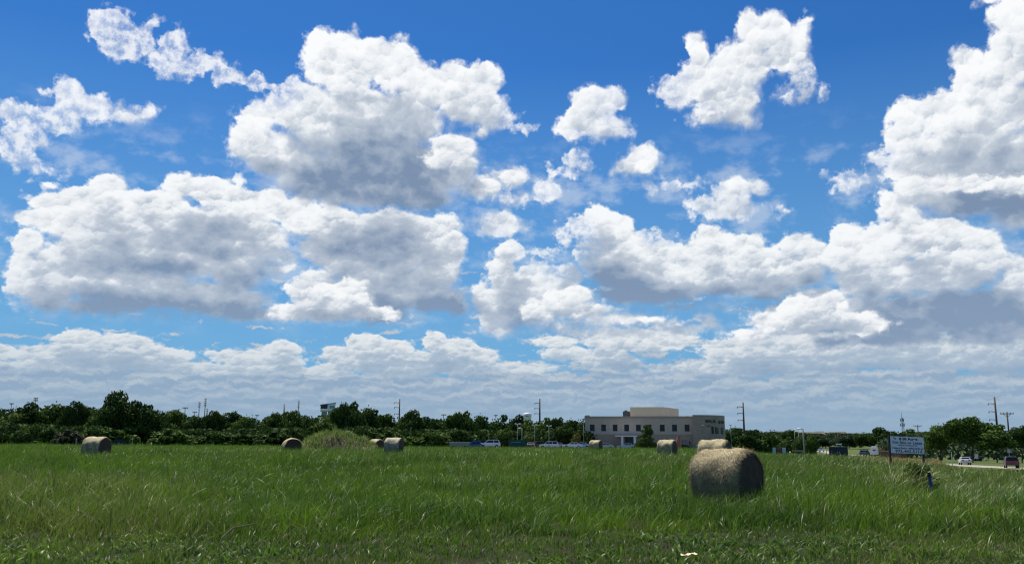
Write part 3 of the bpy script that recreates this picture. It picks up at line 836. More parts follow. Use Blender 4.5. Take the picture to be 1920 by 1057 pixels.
def bale_mesh(L=1.22, Rr=0.76, seed=0, nu=26, nt_=72, parent=None, wrap=None, fuzz=0, sag=0.05):
    """round bale lying on its side, axis along local X, resting on z = 0"""
    def pt(u, t, rr):
        # u -1..1 along the axis; shoulder rounding and lumpiness
        y, z = rr * math.cos(t), rr * math.sin(t)
        n = mnoise.noise(Vector((u * 1.7 + seed, math.cos(t) * 1.6, math.sin(t) * 1.6))) * 0.055
        n += mnoise.noise(Vector((u * 6 + seed, math.cos(t) * 6, math.sin(t) * 6))) * 0.014
        k = 1 + n / Rr
        z *= k; y *= k * (1 + 0.03)
        z = z * (1 - sag) if z > 0 else z
        if z < -Rr * 0.90: z = -Rr * 0.90 + (z + Rr * 0.90) * 0.25
        return (u * L / 2, y, z + Rr * 0.915)
    V, F = [], []
    for i in range(nu + 1):
        u = -1 + 2 * i / nu
        e = max(0.0, (abs(u) - 0.86) / 0.14)
        rr = Rr * (1 - 0.075 * e ** 2.2)
        for j in range(nt_): V.append(pt(u, 2 * math.pi * j / nt_, rr))
    for i in range(nu):
        for j in range(nt_): F.append((i*nt_+j, i*nt_+(j+1)%nt_, (i+1)*nt_+(j+1)%nt_, (i+1)*nt_+j))
    side = mesh_obj('rolled_side', V, F, wrap or M_WRAP, parent, smooth=True)
    for s in (-1, 1):
        V, F = [(0, 0, 0)], []
        nr = 9
        for k in range(1, nr + 1):
            q = k / nr; rr = Rr * 0.928 * q
            for j in range(nt_):
                t = 2 * math.pi * j / nt_
                x, y, z = pt(s, t, rr)
                wob = mnoise.noise(Vector((y * 5 + seed, z * 5, s))) * 0.018
                V.append((s * (L / 2 + 0.035 * (1 - q ** 3) + wob * (1 - q ** 6) - 0.002), y, z))
        V[0] = (s * (L / 2 + 0.035), 0, Rr * 0.915)
        for j in range(nt_): F.append((0, 1 + j, 1 + (j + 1) % nt_) if s > 0 else (0, 1 + (j + 1) % nt_, 1 + j))
        for k in range(nr - 1):
            for j in range(nt_):
                f = (1 + k*nt_ + j, 1 + (k+1)*nt_ + j, 1 + (k+1)*nt_ + (j+1)%nt_, 1 + k*nt_ + (j+1)%nt_)
                F.append(f if s > 0 else f[::-1])
        mesh_obj('cut_end', V, F, M_CUT, parent, smooth=True)
    if fuzz:
        r_ = np.random.default_rng(int(seed * 10) + 5)
        n = fuzz
        t = r_.uniform(-0.6, math.pi + 0.6, n); u = r_.uniform(-1, 1, n)
        edge = r_.uniform(0, 1, n) < 0.12
        u = np.where(edge, np.sign(u) * r_.uniform(0.93, 1.01, n), u)
        rr = Rr * (1 - 0.075 * np.clip((np.abs(u) - 0.86) / 0.14, 0, 1) ** 2.2) * 0.99
        P = np.array([pt(float(a), float(b), float(c)) for a, b, c in zip(u, t, rr)])
        N = np.stack([np.where(edge, np.sign(u) * 0.7, 0.0), np.cos(t), np.sin(t)], 1)
        D = r_.normal(0, 1, (n, 3)) * np.array([1.0, 0.8, 0.8]); D -= N * (D * N).sum(1, keepdims=True) * 0.85
        D += N * np.abs(r_.normal(0.10, 0.22, (n, 1))); D[:, 2] -= 0.25
        D /= np.linalg.norm(D, axis=1, keepdims=True)
        ln = r_.uniform(0.04, 0.16, (n, 1)); S = np.cross(D, N + 1e-3); S /= np.linalg.norm(S, axis=1, keepdims=True)
        w = 0.0042
        V = np.stack([P - S * w, P + S * w, P + D * ln], 1).reshape(-1, 3)
        F3 = np.arange(n)[:, None] * 3 + np.array([0, 1, 2])
        fz = np_mesh('loose_straw', V, None, F3, M_LOOSE, parent)
        fz['kind'] = 'stuff'
    return side

BG = 'round hay bales lying in the field'
# px centre, distance, angle of the axis turned towards the viewer on its right end, size
BALES = [
 # (px, d, psi, dia, len, z offset, label, mat)
 (1361, 22.6, 27, 1.53, 1.24, 0.02, 'largest and nearest round hay bale, lit on top with its dark cut end facing right', 0),
 (1339, 41.6, 14, 1.52, 1.22, 0.17, 'pale round hay bale partly hidden directly behind the largest bale', 0),
 (1251, 71.0, 17, 1.52, 1.24, 0.0, 'round hay bale in front of the orange tractor, right of the dark cedar tree', 0),
 (181, 59.0, 32, 1.54, 1.24, 0.0, 'isolated round hay bale far left, below the big oak tree', 0),
 (547.5, 78.0, 78, 1.52, 1.22, 0.0, 'round hay bale turned with its dark flat end to the viewer beside the weedy mound', 0),
 (705.5, 100.0, 42, 1.50, 1.20, 0.0, 'smaller of the two neighbouring hay bales right of the weedy mound', 0),
 (738.5, 73.0, 17, 1.55, 1.24, 0.0, 'hay bale with greenish mildewed top, the bigger of the pair right of the mound', 1),
 (1117, 106.0, 20, 1.50, 1.22, 0.0, 'pale round hay bale in front of the left part of the office building', 0),
]
def make_bale(b, i, fuzz):
    px, d, psi, dia, L, dz, lab, gm = b
    p = ground(px, d)
    phi = math.atan2(p.x, p.y)
    # axis lies across the line of sight, its right end swung towards the camera
    o = empty('hay_bale', (p.x, p.y, p.z - 0.03 + dz), -phi - R(psi))
    bale_mesh(L, dia / 2, i * 3.1, parent=o, wrap=M_WRAPG if gm else M_WRAP, fuzz=fuzz)
    tag(o, lab, 'hay bale', BG)
    return o
for i, b in enumerate(BALES): make_bale(b, i, (24000, 5000, 1500, 1500, 800, 0, 800, 0)[i])
# ------------------------------------------------------------------ trees
def leaf_material(name, a, b):
    m = bpy.data.materials.new(name); m.use_nodes = True
    nt = m.node_tree; B = NB(nt); nt.nodes.clear()
    pos = B.node('ShaderNodeNewGeometry').outputs['Position']
    tone = B.node('ShaderNodeAttribute', attribute_name='tone').outputs['Fac']
    rn = B.node('ShaderNodeObjectInfo').outputs['Random']
    n = B.noise(pos, 0.45, 3, 0.6, dim='3D')
    f = B.m('ADD', B.m('MULTIPLY', tone, 0.5), B.m('ADD', B.m('MULTIPLY', n, 0.5), B.m('MULTIPLY', B.m('SUBTRACT', rn, 0.5), 0.9)), clamp=True)
    c = B.mixc(f, a, b)
    pr = B.node('ShaderNodeBsdfPrincipled'); B.put(pr.inputs['Base Color'], c)
    pr.inputs['Roughness'].default_value = 0.8; pr.inputs['Specular IOR Level'].default_value = 0.08
    tr = B.node('ShaderNodeBsdfTranslucent'); B.put(tr.inputs[0], c)
    mx = B.node('ShaderNodeMixShader'); mx.inputs[0].default_value = 0.18
    nt.links.new(pr.outputs[0], mx.inputs[1]); nt.links.new(tr.outputs[0], mx.inputs[2])
    out = B.node('ShaderNodeOutputMaterial'); nt.links.new(mx.outputs[0], out.inputs[0])
    return m
M_LEAF = dict(
  dark=leaf_material('dark_leaves', (0.026, 0.056, 0.013), (0.068, 0.118, 0.026)),
  mid=leaf_material('leaves', (0.034, 0.074, 0.014), (0.098, 0.158, 0.032)),
  light=leaf_material('light_leaves', (0.045, 0.085, 0.018), (0.115, 0.165, 0.042)),
  yellow=leaf_material('yellowing_leaves', (0.10, 0.115, 0.022), (0.22, 0.21, 0.05)),
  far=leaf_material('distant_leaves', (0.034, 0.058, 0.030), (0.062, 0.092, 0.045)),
  bare=leaf_material('dull_leaves', (0.040, 0.050, 0.028), (0.070, 0.080, 0.045)))
M_BARK = pmat('bark', (0.085, 0.065, 0.048), 0.9, 0.3, 8.0, bump=0.02)

def crown_arrays(seed, lumps, leaf, per_m2, ragged=1.0):
    """leaf clumps spread over a heap of lumps (centre, radii); unit: metres"""
    r_ = np.random.default_rng(seed)
    Vs, Ts = [], []
    for (cx, cy, cz, rx, ry, rz) in lumps:
        area = 4 * math.pi * ((rx * ry) ** 1.6 / 3 + (rx * rz) ** 1.6 / 3 + (ry * rz) ** 1.6 / 3) ** (1 / 1.6)
        n = int(area * per_m2)
        d = r_.normal(0, 1, (n, 3)); d /= np.linalg.norm(d, axis=1, keepdims=True)
        rad = 1 - np.abs(r_.normal(0, 0.20 * ragged, n)) + (r_.uniform(0, 1, n) < 0.16) * r_.uniform(0, 0.30 * ragged, n)
        P = np.array([cx, cy, cz]) + d * rad[:, None] * np.array([rx, ry, rz])
        nr = d + r_.normal(0, 0.75, (n, 3)); nr /= np.linalg.norm(nr, axis=1, keepdims=True)
        t = np.cross(nr, r_.normal(0, 1, (n, 3))); t /= np.linalg.norm(t, axis=1, keepdims=True)
        b = np.cross(nr, t)
        s = leaf * r_.uniform(0.5, 1.3, (n, 1))
        q = [P - t * s - b * s * 0.35, P + b * s * 0.75 - t * s * 0.2 + nr * s * .25, P + t * s + b * s * 0.2, P - b * s * 0.7 + t * s * 0.1 - nr * s * .2]
        Vs.append(np.stack(q, 1).reshape(-1, 3)); Ts.append(np.repeat(r_.uniform(0, 1, n), 4))
    V = np.concatenate(Vs); F = np.arange(len(V)).reshape(-1, 4)
    return V, F, np.concatenate(Ts)

def lumps_for(seed, shape):
    """heap of lumps for a crown of unit height, base at z 0"""
    r_ = random.Random(seed); out = []
    if shape == 'oak':        # wide dome, many heads
        for i in range(30):
            a = r_.uniform(0, 6.28); q = math.sqrt(r_.uniform(0.02, 1)); x = 0.62 * q * math.cos(a); y = 0.5 * q * math.sin(a)
            top = 0.74 * max(0.3, 1 - q ** 4 * 0.6); z = 0.16 + r_.uniform(0.1, 1.0) ** 0.7 * top
            s = r_.uniform(0.10, 0.19); out.append((x, y, min(z, 0.9), s * 1.25, s * 1.2, s * 0.85))
        out.append((0, 0, 0.42, 0.46, 0.40, 0.32))
    elif shape == 'round':
        for i in range(18):
            a = r_.uniform(0, 6.28); q = math.sqrt(r_.uniform(0.02, 1)); x = 0.38 * q * math.cos(a); y = 0.36 * q * math.sin(a)
            z = 0.14 + r_.uniform(0.05, 1.0) * 0.76 * math.sqrt(1.02 - q * q)
            s = r_.uniform(0.10, 0.18); out.append((x, y, min(z, 0.88), s * 1.1, s * 1.1, s * 0.9))
        out.append((0, 0, 0.42, 0.28, 0.28, 0.34))
    elif shape == 'tall':
        for i in range(18):
            z = r_.uniform(0.08, 0.92); w = 0.27 * math.sin(math.pi * min(1, (z + 0.15) * 0.86)) + 0.04
            a = r_.uniform(0, 6.28); s = r_.uniform(0.07, 0.15)
            out.append((w * math.cos(a), w * math.sin(a), z, s * 1.1, s * 1.1, s))
        out.append((0, 0, 0.5, 0.2, 0.2, 0.4))
    elif shape == 'bush':
        for i in range(16):
            a = r_.uniform(0, 6.28); q = math.sqrt(r_.uniform(0, 1)); s = r_.uniform(0.10, 0.26)
            out.append((0.6 * q * math.cos(a), 0.45 * q * math.sin(a), 0.2 + 0.6 * r_.uniform(0, 1) * (1.25 - q), s * 1.2, s, s * 0.9))
        out.append((0, 0, 0.25, 0.5, 0.4, 0.3))
    elif shape == 'cedar':
        for i in range(26):
            z = r_.uniform(0.04, 0.95); w = 0.40 * (1 - z) ** 0.75 + 0.02
            a = r_.uniform(0, 6.28); s = 0.05 + 0.11 * (1 - z) * r_.uniform(0.6, 1.2)
            out.append((w * math.cos(a), w * math.sin(a), z, s * 1.5, s * 1.3, s * 0.8))
        out.append((0, 0, 0.35, 0.24, 0.24, 0.34)); out.append((0, 0, 0.7, 0.09, 0.09, 0.22))
    return out

def trunk_mb(seed, h, tr, spread, lean=0.0, top=0.62):
    """tapered trunk with limbs, unit-less: metres"""
    r_ = random.Random(seed); b = MB()
    p = Vector((0, 0, -0.25)); r = tr
    for k in range(4):
        q = p + Vector((r_.uniform(-.25, .25) * tr * 3 + lean * h * .05, r_.uniform(-.25, .25) * tr * 3, h * top / 4))
        b.tube(p, q, r, r * 0.80, 8); 
        if k >= 1:
            for j in range(2):
                a = r_.uniform(0, 6.28); e = q + Vector((math.cos(a) * spread, math.sin(a) * spread, h * 0.22)) * r_.uniform(0.6, 1)
                m_ = q.lerp(e, 0.5) + Vector((0, 0, h * 0.03))
                b.tube(q, m_, r * 0.5, r * 0.32, 6, cap=False); b.tube(m_, e, r * 0.32, r * 0.12, 6)
        p, r = q, r * 0.80
    return b

_proto = {}
def tree(name, px, top, wpx, d, shape, leafmat, label, cat='tree', group=None, seed=1, base_frac=0.0, trunk_r=None, per=None, leaf=None):
    """a tree d metres ahead whose top shows at pixel row `top` and whose crown is wpx pixels wide"""
    g = ground(px, d)
    tp = at(px, top, d)
    h = tp.z - g.z
    wm = wpx * d / FPX
    key = (shape, seed, leafmat)
    unitw = {'oak': 1.55, 'round': 1.0, 'tall': 0.72, 'bush': 1.55, 'cedar': 1.0}[shape]
    o = empty(name, g)
    if key not in _proto:
        lf = leaf or {'oak': 0.030, 'round': 0.034, 'tall': 0.032, 'bush': 0.075, 'cedar': 0.026}[shape]
        pm = per or {'oak': 700, 'round': 620, 'tall': 650, 'bush': 190, 'cedar': 1100}[shape]
        V, F, T = crown_arrays(seed * 7 + 1, lumps_for(seed * 5 + 3, shape), lf, pm)
        zt = np.percentile(V[:, 2], 99.6)
        V = V / np.array([1, 1, zt])
        cr = np_mesh('crown', V, F, None, M_LEAF[leafmat], o, attr={'tone': T})
        tr_ = trunk_mb(seed, 1.0, 0.028, 0.2).build('trunk', M_BARK, o, smooth=True)
        _proto[key] = (cr, tr_)
        cr_, tk_ = cr, tr_
    else:
        cr_, tk_ = (q.copy() for q in _proto[key])
        for q in (cr_, tk_): col.objects.link(q); q.parent = o
    sw = wm / unitw
    hb = base_frac * h
    cr_.scale = (sw, sw, h - hb); cr_.location = (0, 0, hb); cr_.rotation_euler = (0, 0, 0)
    ts = trunk_r / 0.028 if trunk_r else max(sw, h * 0.6)
    tk_.scale = (ts, ts, h)
    tag(o, label, cat, group)
    return o

TL = 'trees of the wood along the back of the field'
# px, top row, width px, distance, shape, leaves, label
WOOD = [
 (2, 776, 78, 190, 'round', 'light', 'light green round tree cut by the left edge of the photo'),
 (38, 757, 66, 255, 'round', 'dark', 'dark tree just right of the light green tree at the left edge'),
 (92, 759, 70, 262, 'round', 'mid', 'broad dark tree under the small floodlight mast at far left'),
 (138, 755, 64, 258, 'oak', 'dark', 'low domed dark tree second to the left of the big oak'),
 (182, 763, 56, 250, 'round', 'mid', 'dark tree touching the left side of the big oak'),
 (241, 737, 112, 235, 'oak', 'dark', 'biggest dark oak with ragged domed crown at left, taller than all around it'),
 (300, 776, 50, 245, 'round', 'mid', 'tree touching the right side of the big oak'),
 (328, 770, 46, 252, 'tall', 'mid', 'pointed tree left of the two tall floodlight masts'),
 (362, 782, 46, 250, 'round', 'dark', 'low tree directly below the two tall floodlight masts'),
 (398, 772, 56, 256, 'oak', 'mid', 'wide tree just right of the tall floodlight masts'),
 (436, 773, 42, 262, 'tall', 'dark', 'narrow dark tree with a small raised head right of the wide tree by the masts'),
 (456, 782, 50, 250, 'round', 'mid', 'low tree at the first dip of the treetops right of the masts'),
 (492, 785, 56, 258, 'round', 'dark', 'low dark tree left of the long smooth-topped trees'),
 (524, 774, 66, 262, 'oak', 'dark', 'smooth dark tree under the thick grey pole'),
 (566, 772, 70, 258, 'oak', 'mid', 'wide smooth-topped tree under the thin floodlight mast'),
 (612, 771, 60, 262, 'round', 'mid', 'tree below the white and grey stadium structure'),
 (652, 756, 66, 240, 'oak', 'dark', 'tall ragged dark tree just right of the stadium structure'),
 (686, 766, 54, 244, 'round', 'dark', 'dark tree sloping down right of the tall ragged tree'),
 (722, 776, 42, 252, 'tall', 'mid', 'pointed tree left of the gap by the power mast'),
 (756, 775, 46, 248, 'round', 'mid', 'thin-topped tree at the foot of the power mast left of centre'),
 (792, 771, 76, 246, 'oak', 'dark', 'wide dark tree right of the left power mast'),
 (833, 780, 44, 250, 'round', 'dark', 'dark tree below the small twin floodlight behind the wood'),
 (866, 773, 60, 242, 'oak', 'mid', 'airy tree with gaps in its top, above the grey trailer'),
 (898, 780, 46, 246, 'round', 'mid', 'drooping tree right of the airy tree above the parked cars'),
 (934, 779, 52, 258, 'round', 'mid', 'tree between the parked white car and the green skip, in the back row'),
 (966, 779, 44, 262, 'round', 'dark', 'dark tree just left of the water tower'),
 (990, 787, 36, 255, 'tall', 'mid', 'narrow tree in front of the water tower'),
 (1016, 784, 48, 258, 'round', 'mid', 'tree under the power mast left of the office building'),
 (1046, 784, 44, 262, 'oak', 'dark', 'smooth-topped dark tree right of the centre power mast'),
 (1070, 788, 40, 256, 'round', 'dark', 'low dark tree one short of the office building'),
 (1094, 780, 40, 262, 'round', 'dark', 'dark tree touching the left wall of the office building'),
]
for i, (px, top, w, d, sh_, lm, lab) in enumerate(WOOD):
    tree('woodland_tree', px, top, w * 1.12, d, sh_, lm, lab, 'tree', TL, seed=(1 + i % 3) if sh_ != 'oak' else (4 + i % 3))

FR = [
 (60, 797, 50, 176, 'bush', 'dark', 'dark bush second from the left edge at the foot of the wood'),
 (96, 803, 46, 172, 'bush', 'mid', 'green bush left of the dull leafless-looking bush'),
 (128, 801, 46, 168, 'bush', 'bare', 'dull grey-brown bush at the foot of the wood left of the far left bale'),
 (168, 800, 56, 178, 'bush', 'light', 'light green bush behind the isolated left bale'),
 (214, 803, 56, 180, 'bush', 'mid', 'green bush at the foot of the big oak'),
 (318, 806, 60, 196, 'bush', 'mid', 'bush between the big oak and the tall masts, at the wood edge'),
 (392, 808, 60, 200, 'bush', 'dark', 'dark bush at the wood edge below the wide tree by the masts'),
 (455, 810, 56, 200, 'bush', 'mid', 'bush at the wood edge left of the end-on bale'),
 (515, 809, 60, 196, 'bush', 'dark', 'dark bush just left of the end-on bale'),
 (668, 797, 56, 170, 'bush', 'light', 'bright green bush behind the right slope of the weedy mound'),
 (610, 795, 60, 190, 'bush', 'mid', 'bush rising behind the top of the weedy mound'),
 (730, 806, 50, 200, 'bush', 'dark', 'dark bush above the pair of bales'),
 (800, 806, 62, 205, 'bush', 'mid', 'bush at the wood edge right of the bale pair'),
 (860, 806, 46, 215, 'bush', 'dark', 'dark bush behind the grey trailer'),
]
for i, (px, top, w, d, sh_, lm, lab) in enumerate(FR):
    tree('bush', px, top + (i * 7 % 5) * 1.5 - 2, w * 1.55, d, sh_, lm, lab, 'bush', 'bushes along the foot of the wood', seed=20 + i % 3)

PARK = [
 (944, 803, 38, 214, 'round', 'mid', 'small round tree left of the green skip', 0.2),
 (990, 813, 30, 218, 'round', 'light', 'small light green tree right of the green skip', 0.15),
 (1054, 797, 50, 222, 'round', 'dark', 'dark round car park tree on a bare stem, right of the lamps', 0.30),
 (1027, 812, 26, 224, 'round', 'mid', 'small green tree by the right-hand double lamp of the car park', 0.1),
 (1080, 812, 20, 214, 'round', 'yellow', 'small yellowish tree at the left corner of the office building', 0.12),
]
for i, (px, top, w, d, sh_, lm, lab, bf) in enumerate(PARK):
    tree('small_tree', px, top, w, d, sh_, lm, lab, 'tree', 'small trees planted round the car park', seed=2, base_frac=bf, trunk_r=0.12)
tree('cedar_tree', 1213, 797, 40, 206, 'cedar', 'dark', 'dark pointed evergreen in front of the office building wall', 'tree', seed=31, trunk_r=0.15)

RT = 'trees beyond the road on the right'
RIGHT = [
 (1380, 802, 46, 420, 'round', 'dark', 'dark tree immediately right of the curved stone end of the building', 3),
 (1412, 806, 60, 440, 'oak', 'dark', 'dark tree at the foot of the power mast right of the building', 5),
 (1440, 814, 50, 330, 'bush', 'mid', 'green thicket below the pale uphill road', 20),
 (1400, 816, 60, 300, 'bush', 'dark', 'dark thicket between the building and the pale uphill road', 21),
 (1480, 806, 48, 520, 'oak', 'dark', 'round dark tree standing alone on the hill line left of the street lamps', 4),
 (1474, 819, 34, 190, 'round', 'mid', 'small bushy tree behind the pale blue cabinets', 1),
 (1502, 815, 34, 185, 'round', 'light', 'light green tree left of the bent street lamp pole', 2),
 (1524, 816, 32, 182, 'round', 'mid', 'green tree directly right of the bent street lamp pole', 3),
 (1548, 816, 56, 480, 'oak', 'far', 'hazy tree above the dark utility box', 6),
 (1592, 815, 66, 470, 'oak', 'far', 'hazy tree right of the dark utility box', 4),
 (1634, 812, 60, 450, 'oak', 'dark', 'dark tree behind the white box van', 5),
 (1668, 802, 72, 430, 'oak', 'dark', 'dark domed tree rising behind the for sale sign', 6),
 (1700, 805, 60, 440, 'round', 'dark', 'dark tree at the foot of the lattice tower', 1),
 (1730, 810, 50, 400, 'round', 'mid', 'dark tree between the for sale sign and the leaning crown trees', 2),
 (1764, 798, 60, 215, 'round', 'mid', 'first full tree right of the for sale sign, on a thin stem', 3),
 (1822, 783, 96, 205, 'oak', 'mid', 'tallest ragged tree on the right with trunk behind the white car', 5),
 (1868, 797, 70, 200, 'round', 'mid', 'tree below the leaning power mast on the right', 1),
 (1914, 799, 62, 210, 'oak', 'dark', 'dark tree at the right edge above the maroon car', 4),
]
for (px, top, w, d, sh_, lm, lab, sd) in RIGHT:
    big = d < 230 and px > 1700
    tree('roadside_tree', px, top, w * 1.1, d, sh_, lm, lab, 'tree', RT, seed=sd, base_frac=0.30 if big else 0.03, trunk_r=0.22 if big else None)

# far woods that read as one mass
def wood_mass(name, strips, leafmat, label, leaf, seed, dens):
    r_ = random.Random(seed); lumps = []
    for (pts, d0, d1, step) in strips:
        xs = [p[0] for p in pts]; ys = [p[1] for p in pts]
        px = xs[0]
        while px < xs[-1]:
            d = r_.uniform(d0, d1); top = float(np.interp(px, xs, ys)) + r_.uniform(-1, 3.5)
            g = ground(px, d); tz = at(px, top, d).z
            h = tz - g.z; w = r_.uniform(0.8, 1.5) * step * d / FPX
            for k in range(5):
                z = g.z + h * (0.12 + 0.2 * k); rz = h * 0.13
                lumps.append((g.x + r_.uniform(-.5, .5) * w, g.y + r_.uniform(-1, 1) * w, min(z, tz - rz * 0.9), w * r_.uniform(0.6, 0.9), w * 0.7, rz * 1.15))
            px += step * r_.uniform(0.5, 0.9)
    V, F, T = crown_arrays(seed, lumps, leaf, dens)
    o = np_mesh(name, V, F, None, M_LEAF[leafmat], attr={'tone': T})
    tag(o, label, 'wood', kind='stuff')
wood_mass('wood', [([(-260, 770), (-40, 768), (60, 764), (200, 766), (300, 780), (420, 782), (500, 788), (560, 780), (700, 782), (740, 792), (830, 785), (905, 792), (1000, 792), (1110, 790)], 275, 300, 16),
                   ([(-260, 798), (60, 797), (300, 804), (700, 802), (1000, 808), (1110, 808)], 232, 240, 18)], 'dark', 'dense dark wood filling the gaps behind the row of trees', 0.50, 71, 1.5)
wood_mass('hillside_wood', [([(1370, 803), (1420, 808), (1500, 811), (1560, 812), (1640, 813), (1720, 809), (1800, 812), (1900, 806), (2150, 800)], 700, 900, 12),
                   ([(1370, 818), (1500, 822), (1620, 822), (1720, 818), (1760, 815), (1950, 812), (2150, 806)], 480, 620, 12),
                   ([(1650, 818), (1740, 816), (1900, 810), (2150, 806)], 240, 330, 14)], 'far', 'hazy wood covering the far hillside on the right', 0.8, 72, 0.42)
# ------------------------------------------------------------------ office building
M_STUCCO = pmat('light_stucco', (0.54, 0.445, 0.335), 0.9, 0.06, 0.8)
M_TANBRICK = None
def brick_mat(name, a, b, mortar, sx, sz, rough=0.9):
    m = bpy.data.materials.new(name); m.use_nodes = True
    nt = m.node_tree; B = NB(nt); p = nt.nodes['Principled BSDF']; p.inputs['Roughness'].default_value = rough
    tc = B.node('ShaderNodeTexCoord').outputs['Object']
    s = B.node('ShaderNodeSeparateXYZ'); nt.links.new(tc, s.inputs[0])
    c = B.node('ShaderNodeCombineXYZ'); B.put(c.inputs[0], s.outputs[0]); B.put(c.inputs[1], s.outputs[2])
    br = B.node('ShaderNodeTexBrick'); nt.links.new(c.outputs[0], br.inputs['Vector'])
    br.inputs['Scale'].default_value = 1.0; br.inputs['Brick Width'].default_value = sx; br.inputs['Row Height'].default_value = sz
    br.inputs['Mortar Size'].default_value = 0.012; br.inputs['Color1'].default_value = (*a, 1); br.inputs['Color2'].default_value = (*b, 1); br.inputs['Mortar'].default_value = (*mortar, 1)
    n = B.noise(tc, 1.3, 4, 0.6, dim='3D')
    nt.links.new(B.mixc(B.ramp(n, 0.3, 0.7, 0.0, 0.25), br.outputs[0], mortar), p.inputs['Base Color'])
    return m
M_TANBRICK = brick_mat('tan_brick', (0.42, 0.32, 0.225), (0.45, 0.345, 0.25), (0.40, 0.33, 0.25), 0.4, 0.2)
M_STONE = brick_mat('rough_stone', (0.32, 0.26, 0.195), (0.40, 0.325, 0.245), (0.34, 0.28, 0.215), 0.9, 0.45)
M_TRIM = pmat('cornice_trim', (0.42, 0.35, 0.27), 0.8, 0.05)
M_CREAM = pmat('cream_panel', (0.72, 0.60, 0.42), 0.8, 0.04, 0.6)
M_GLASS = pmat('dark_glass', (0.010, 0.014, 0.020), 0.15, 0.1, 0.5, spec=0.4)
M_FRAME = pmat('dark_frame', (0.03, 0.03, 0.033), 0.5)
M_STEEL = pmat('galvanised_steel', (0.42, 0.44, 0.46), 0.45, 0.15, 4.0, metal=0.6)
M_DSTEEL = pmat('weathered_steel', (0.10, 0.085, 0.075), 0.7, 0.2, 4.0)
M_WHITE = pmat('white_paint', (0.78, 0.78, 0.76), 0.4, 0.04)
M_LETTER = pmat('dark_letters', (0.02, 0.02, 0.022), 0.4)

BD = 235.0
bl, br_ = at(1097, 780, BD + 3), at(1303, 783, BD - 3)
bz = 0.2
org = Vector((bl.x, bl.y, bz))
ang = math.atan2(br_.y - bl.y, br_.x - bl.x)
bld = empty('office_building', org, ang)
tag(bld, 'two-storey tan office building with a curved stone corner and cream box on its roof', 'building')
WL = math.hypot(br_.x - bl.x, br_.y - bl.y)      # length of the straight front
TOPZ = bl.z - bz
def lz(py, px=1200): return at(px, py, BD).z - bz
def lx(px): return (at(px, 810, BD).x - org.x) / math.cos(ang)
course = lz(813.8)
# straight wall split in two materials; upper wall has real window openings
wins = [1112.3, 1133.3, 1154.5, 1175.8, 1197.3, 1215, 1240.5, 1262.5, 1284.8]
wz0, wz1 = lz(808.0), lz(795.5)
def wall_with_openings(x0, x1, z0, z1, t, holes):
    b = MB(); hz0, hz1 = wz0, wz1
    b.box(x0, x1, 0, t, z0, hz0); b.box(x0, x1, 0, t, hz1, z1)
    xs = [x0] + [v for h in holes for v in h] + [x1]
    for i in range(0, len(xs), 2): b.box(xs[i], xs[i + 1], 0, t, hz0 + 0.0005, hz1 - 0.0005)
    return b
holes = []
for w in wins:
    hw = 0.62 if w != 1215 else 0.85
    c = lx(w); holes.append((c - hw, c + hw))
wall_with_openings(0, WL, course, TOPZ - 0.55, 0.3, holes).build('upper_wall', M_STUCCO, bld)
b = MB(); b.box(0, WL, 0, 0.3, 0, course - 0.12); b.build('lower_wall', M_TANBRICK, bld)
b = MB(); b.box(-0.03, WL, -0.07, 0.3, course - 0.12, course - 0.002); b.build('string_course', M_TRIM, bld)
b = MB(); b.box(-0.06, WL, -0.10, 0.32, TOPZ - 0.55 + 0.002, TOPZ - 0.42); b.box(-0.12, WL, -0.16, 0.35, TOPZ - 0.418, TOPZ - 0.05); b.box(-0.18, WL, -0.22, 0.4, TOPZ - 0.048, TOPZ)
b.build('cornice', M_TRIM, bld)
DEPTH = 24.0
b = MB(); b.box(0, 0.3, 0.302, DEPTH, 0, TOPZ - 0.6); b.box(0.302, WL, DEPTH - 0.3, DEPTH, 0, TOPZ - 0.6); b.build('rear_wall', M_TANBRICK, bld)
b = MB(); b.box(0.31, WL, 0.41, DEPTH - 0.31, TOPZ - 1.0, TOPZ - 0.8); b.build('roof', pmat('roof_gravel', (0.3, 0.29, 0.27), 0.95), bld)
for h in holes:
    f = MB(); a, c = h
    f.box(a, c, 0.10, 0.18, wz1 - 0.09, wz1); f.box(a, c, 0.10, 0.18, wz0, wz0 + 0.07)
    f.box(a, a + 0.06, 0.101, 0.179, wz0 + 0.07, wz1 - 0.09); f.box(c - 0.06, c, 0.101, 0.179, wz0 + 0.07, wz1 - 0.09)
    f.box(a + 0.06, c - 0.06, 0.102, 0.178, wz1 - 0.52, wz1 - 0.46)
    fo = f.build('window', M_FRAME, bld)
    g = MB(); g.box(a + 0.05, c - 0.05, 0.13, 0.15, wz0 + 0.06, wz1 - 0.08); g.build('pane', M_GLASS, fo)
# curved stone corner: a bulging wall from the end of the straight front round to the right side
cx0 = WL - 0.6
CW = lx(1353) - cx0
CT = lz(778.5)
b = MB(); n = 28; outer, inner = [], []
for i in range(n + 1):
    t = i / n
    x = cx0 + CW * math.sin(t * math.pi / 2) ** 1.0
    y = -1.6 + 9.5 * (1 - math.cos(t * math.pi / 2))
    outer.append((x, y)); inner.append((x - 0.35 * math.sin(t * math.pi / 2), y + 0.35))
def ctop(t): return CT - 0.15 * t
V = []; F = []
for (x, y), (x2, y2) in zip(outer, inner): V += [(x, y, 0), (x, y, CT), (x2, y2, CT), (x2, y2, 0)]
for i in range(n):
    for k in range(3): F.append((4*i+k, 4*(i+1)+k, 4*(i+1)+k+1, 4*i+k+1))
F.append((0, 1, 2, 3)); F.append((4*n+3, 4*n+2, 4*n+1, 4*n))
sw = mesh_obj('curved_wall', V, F, M_STONE, bld)
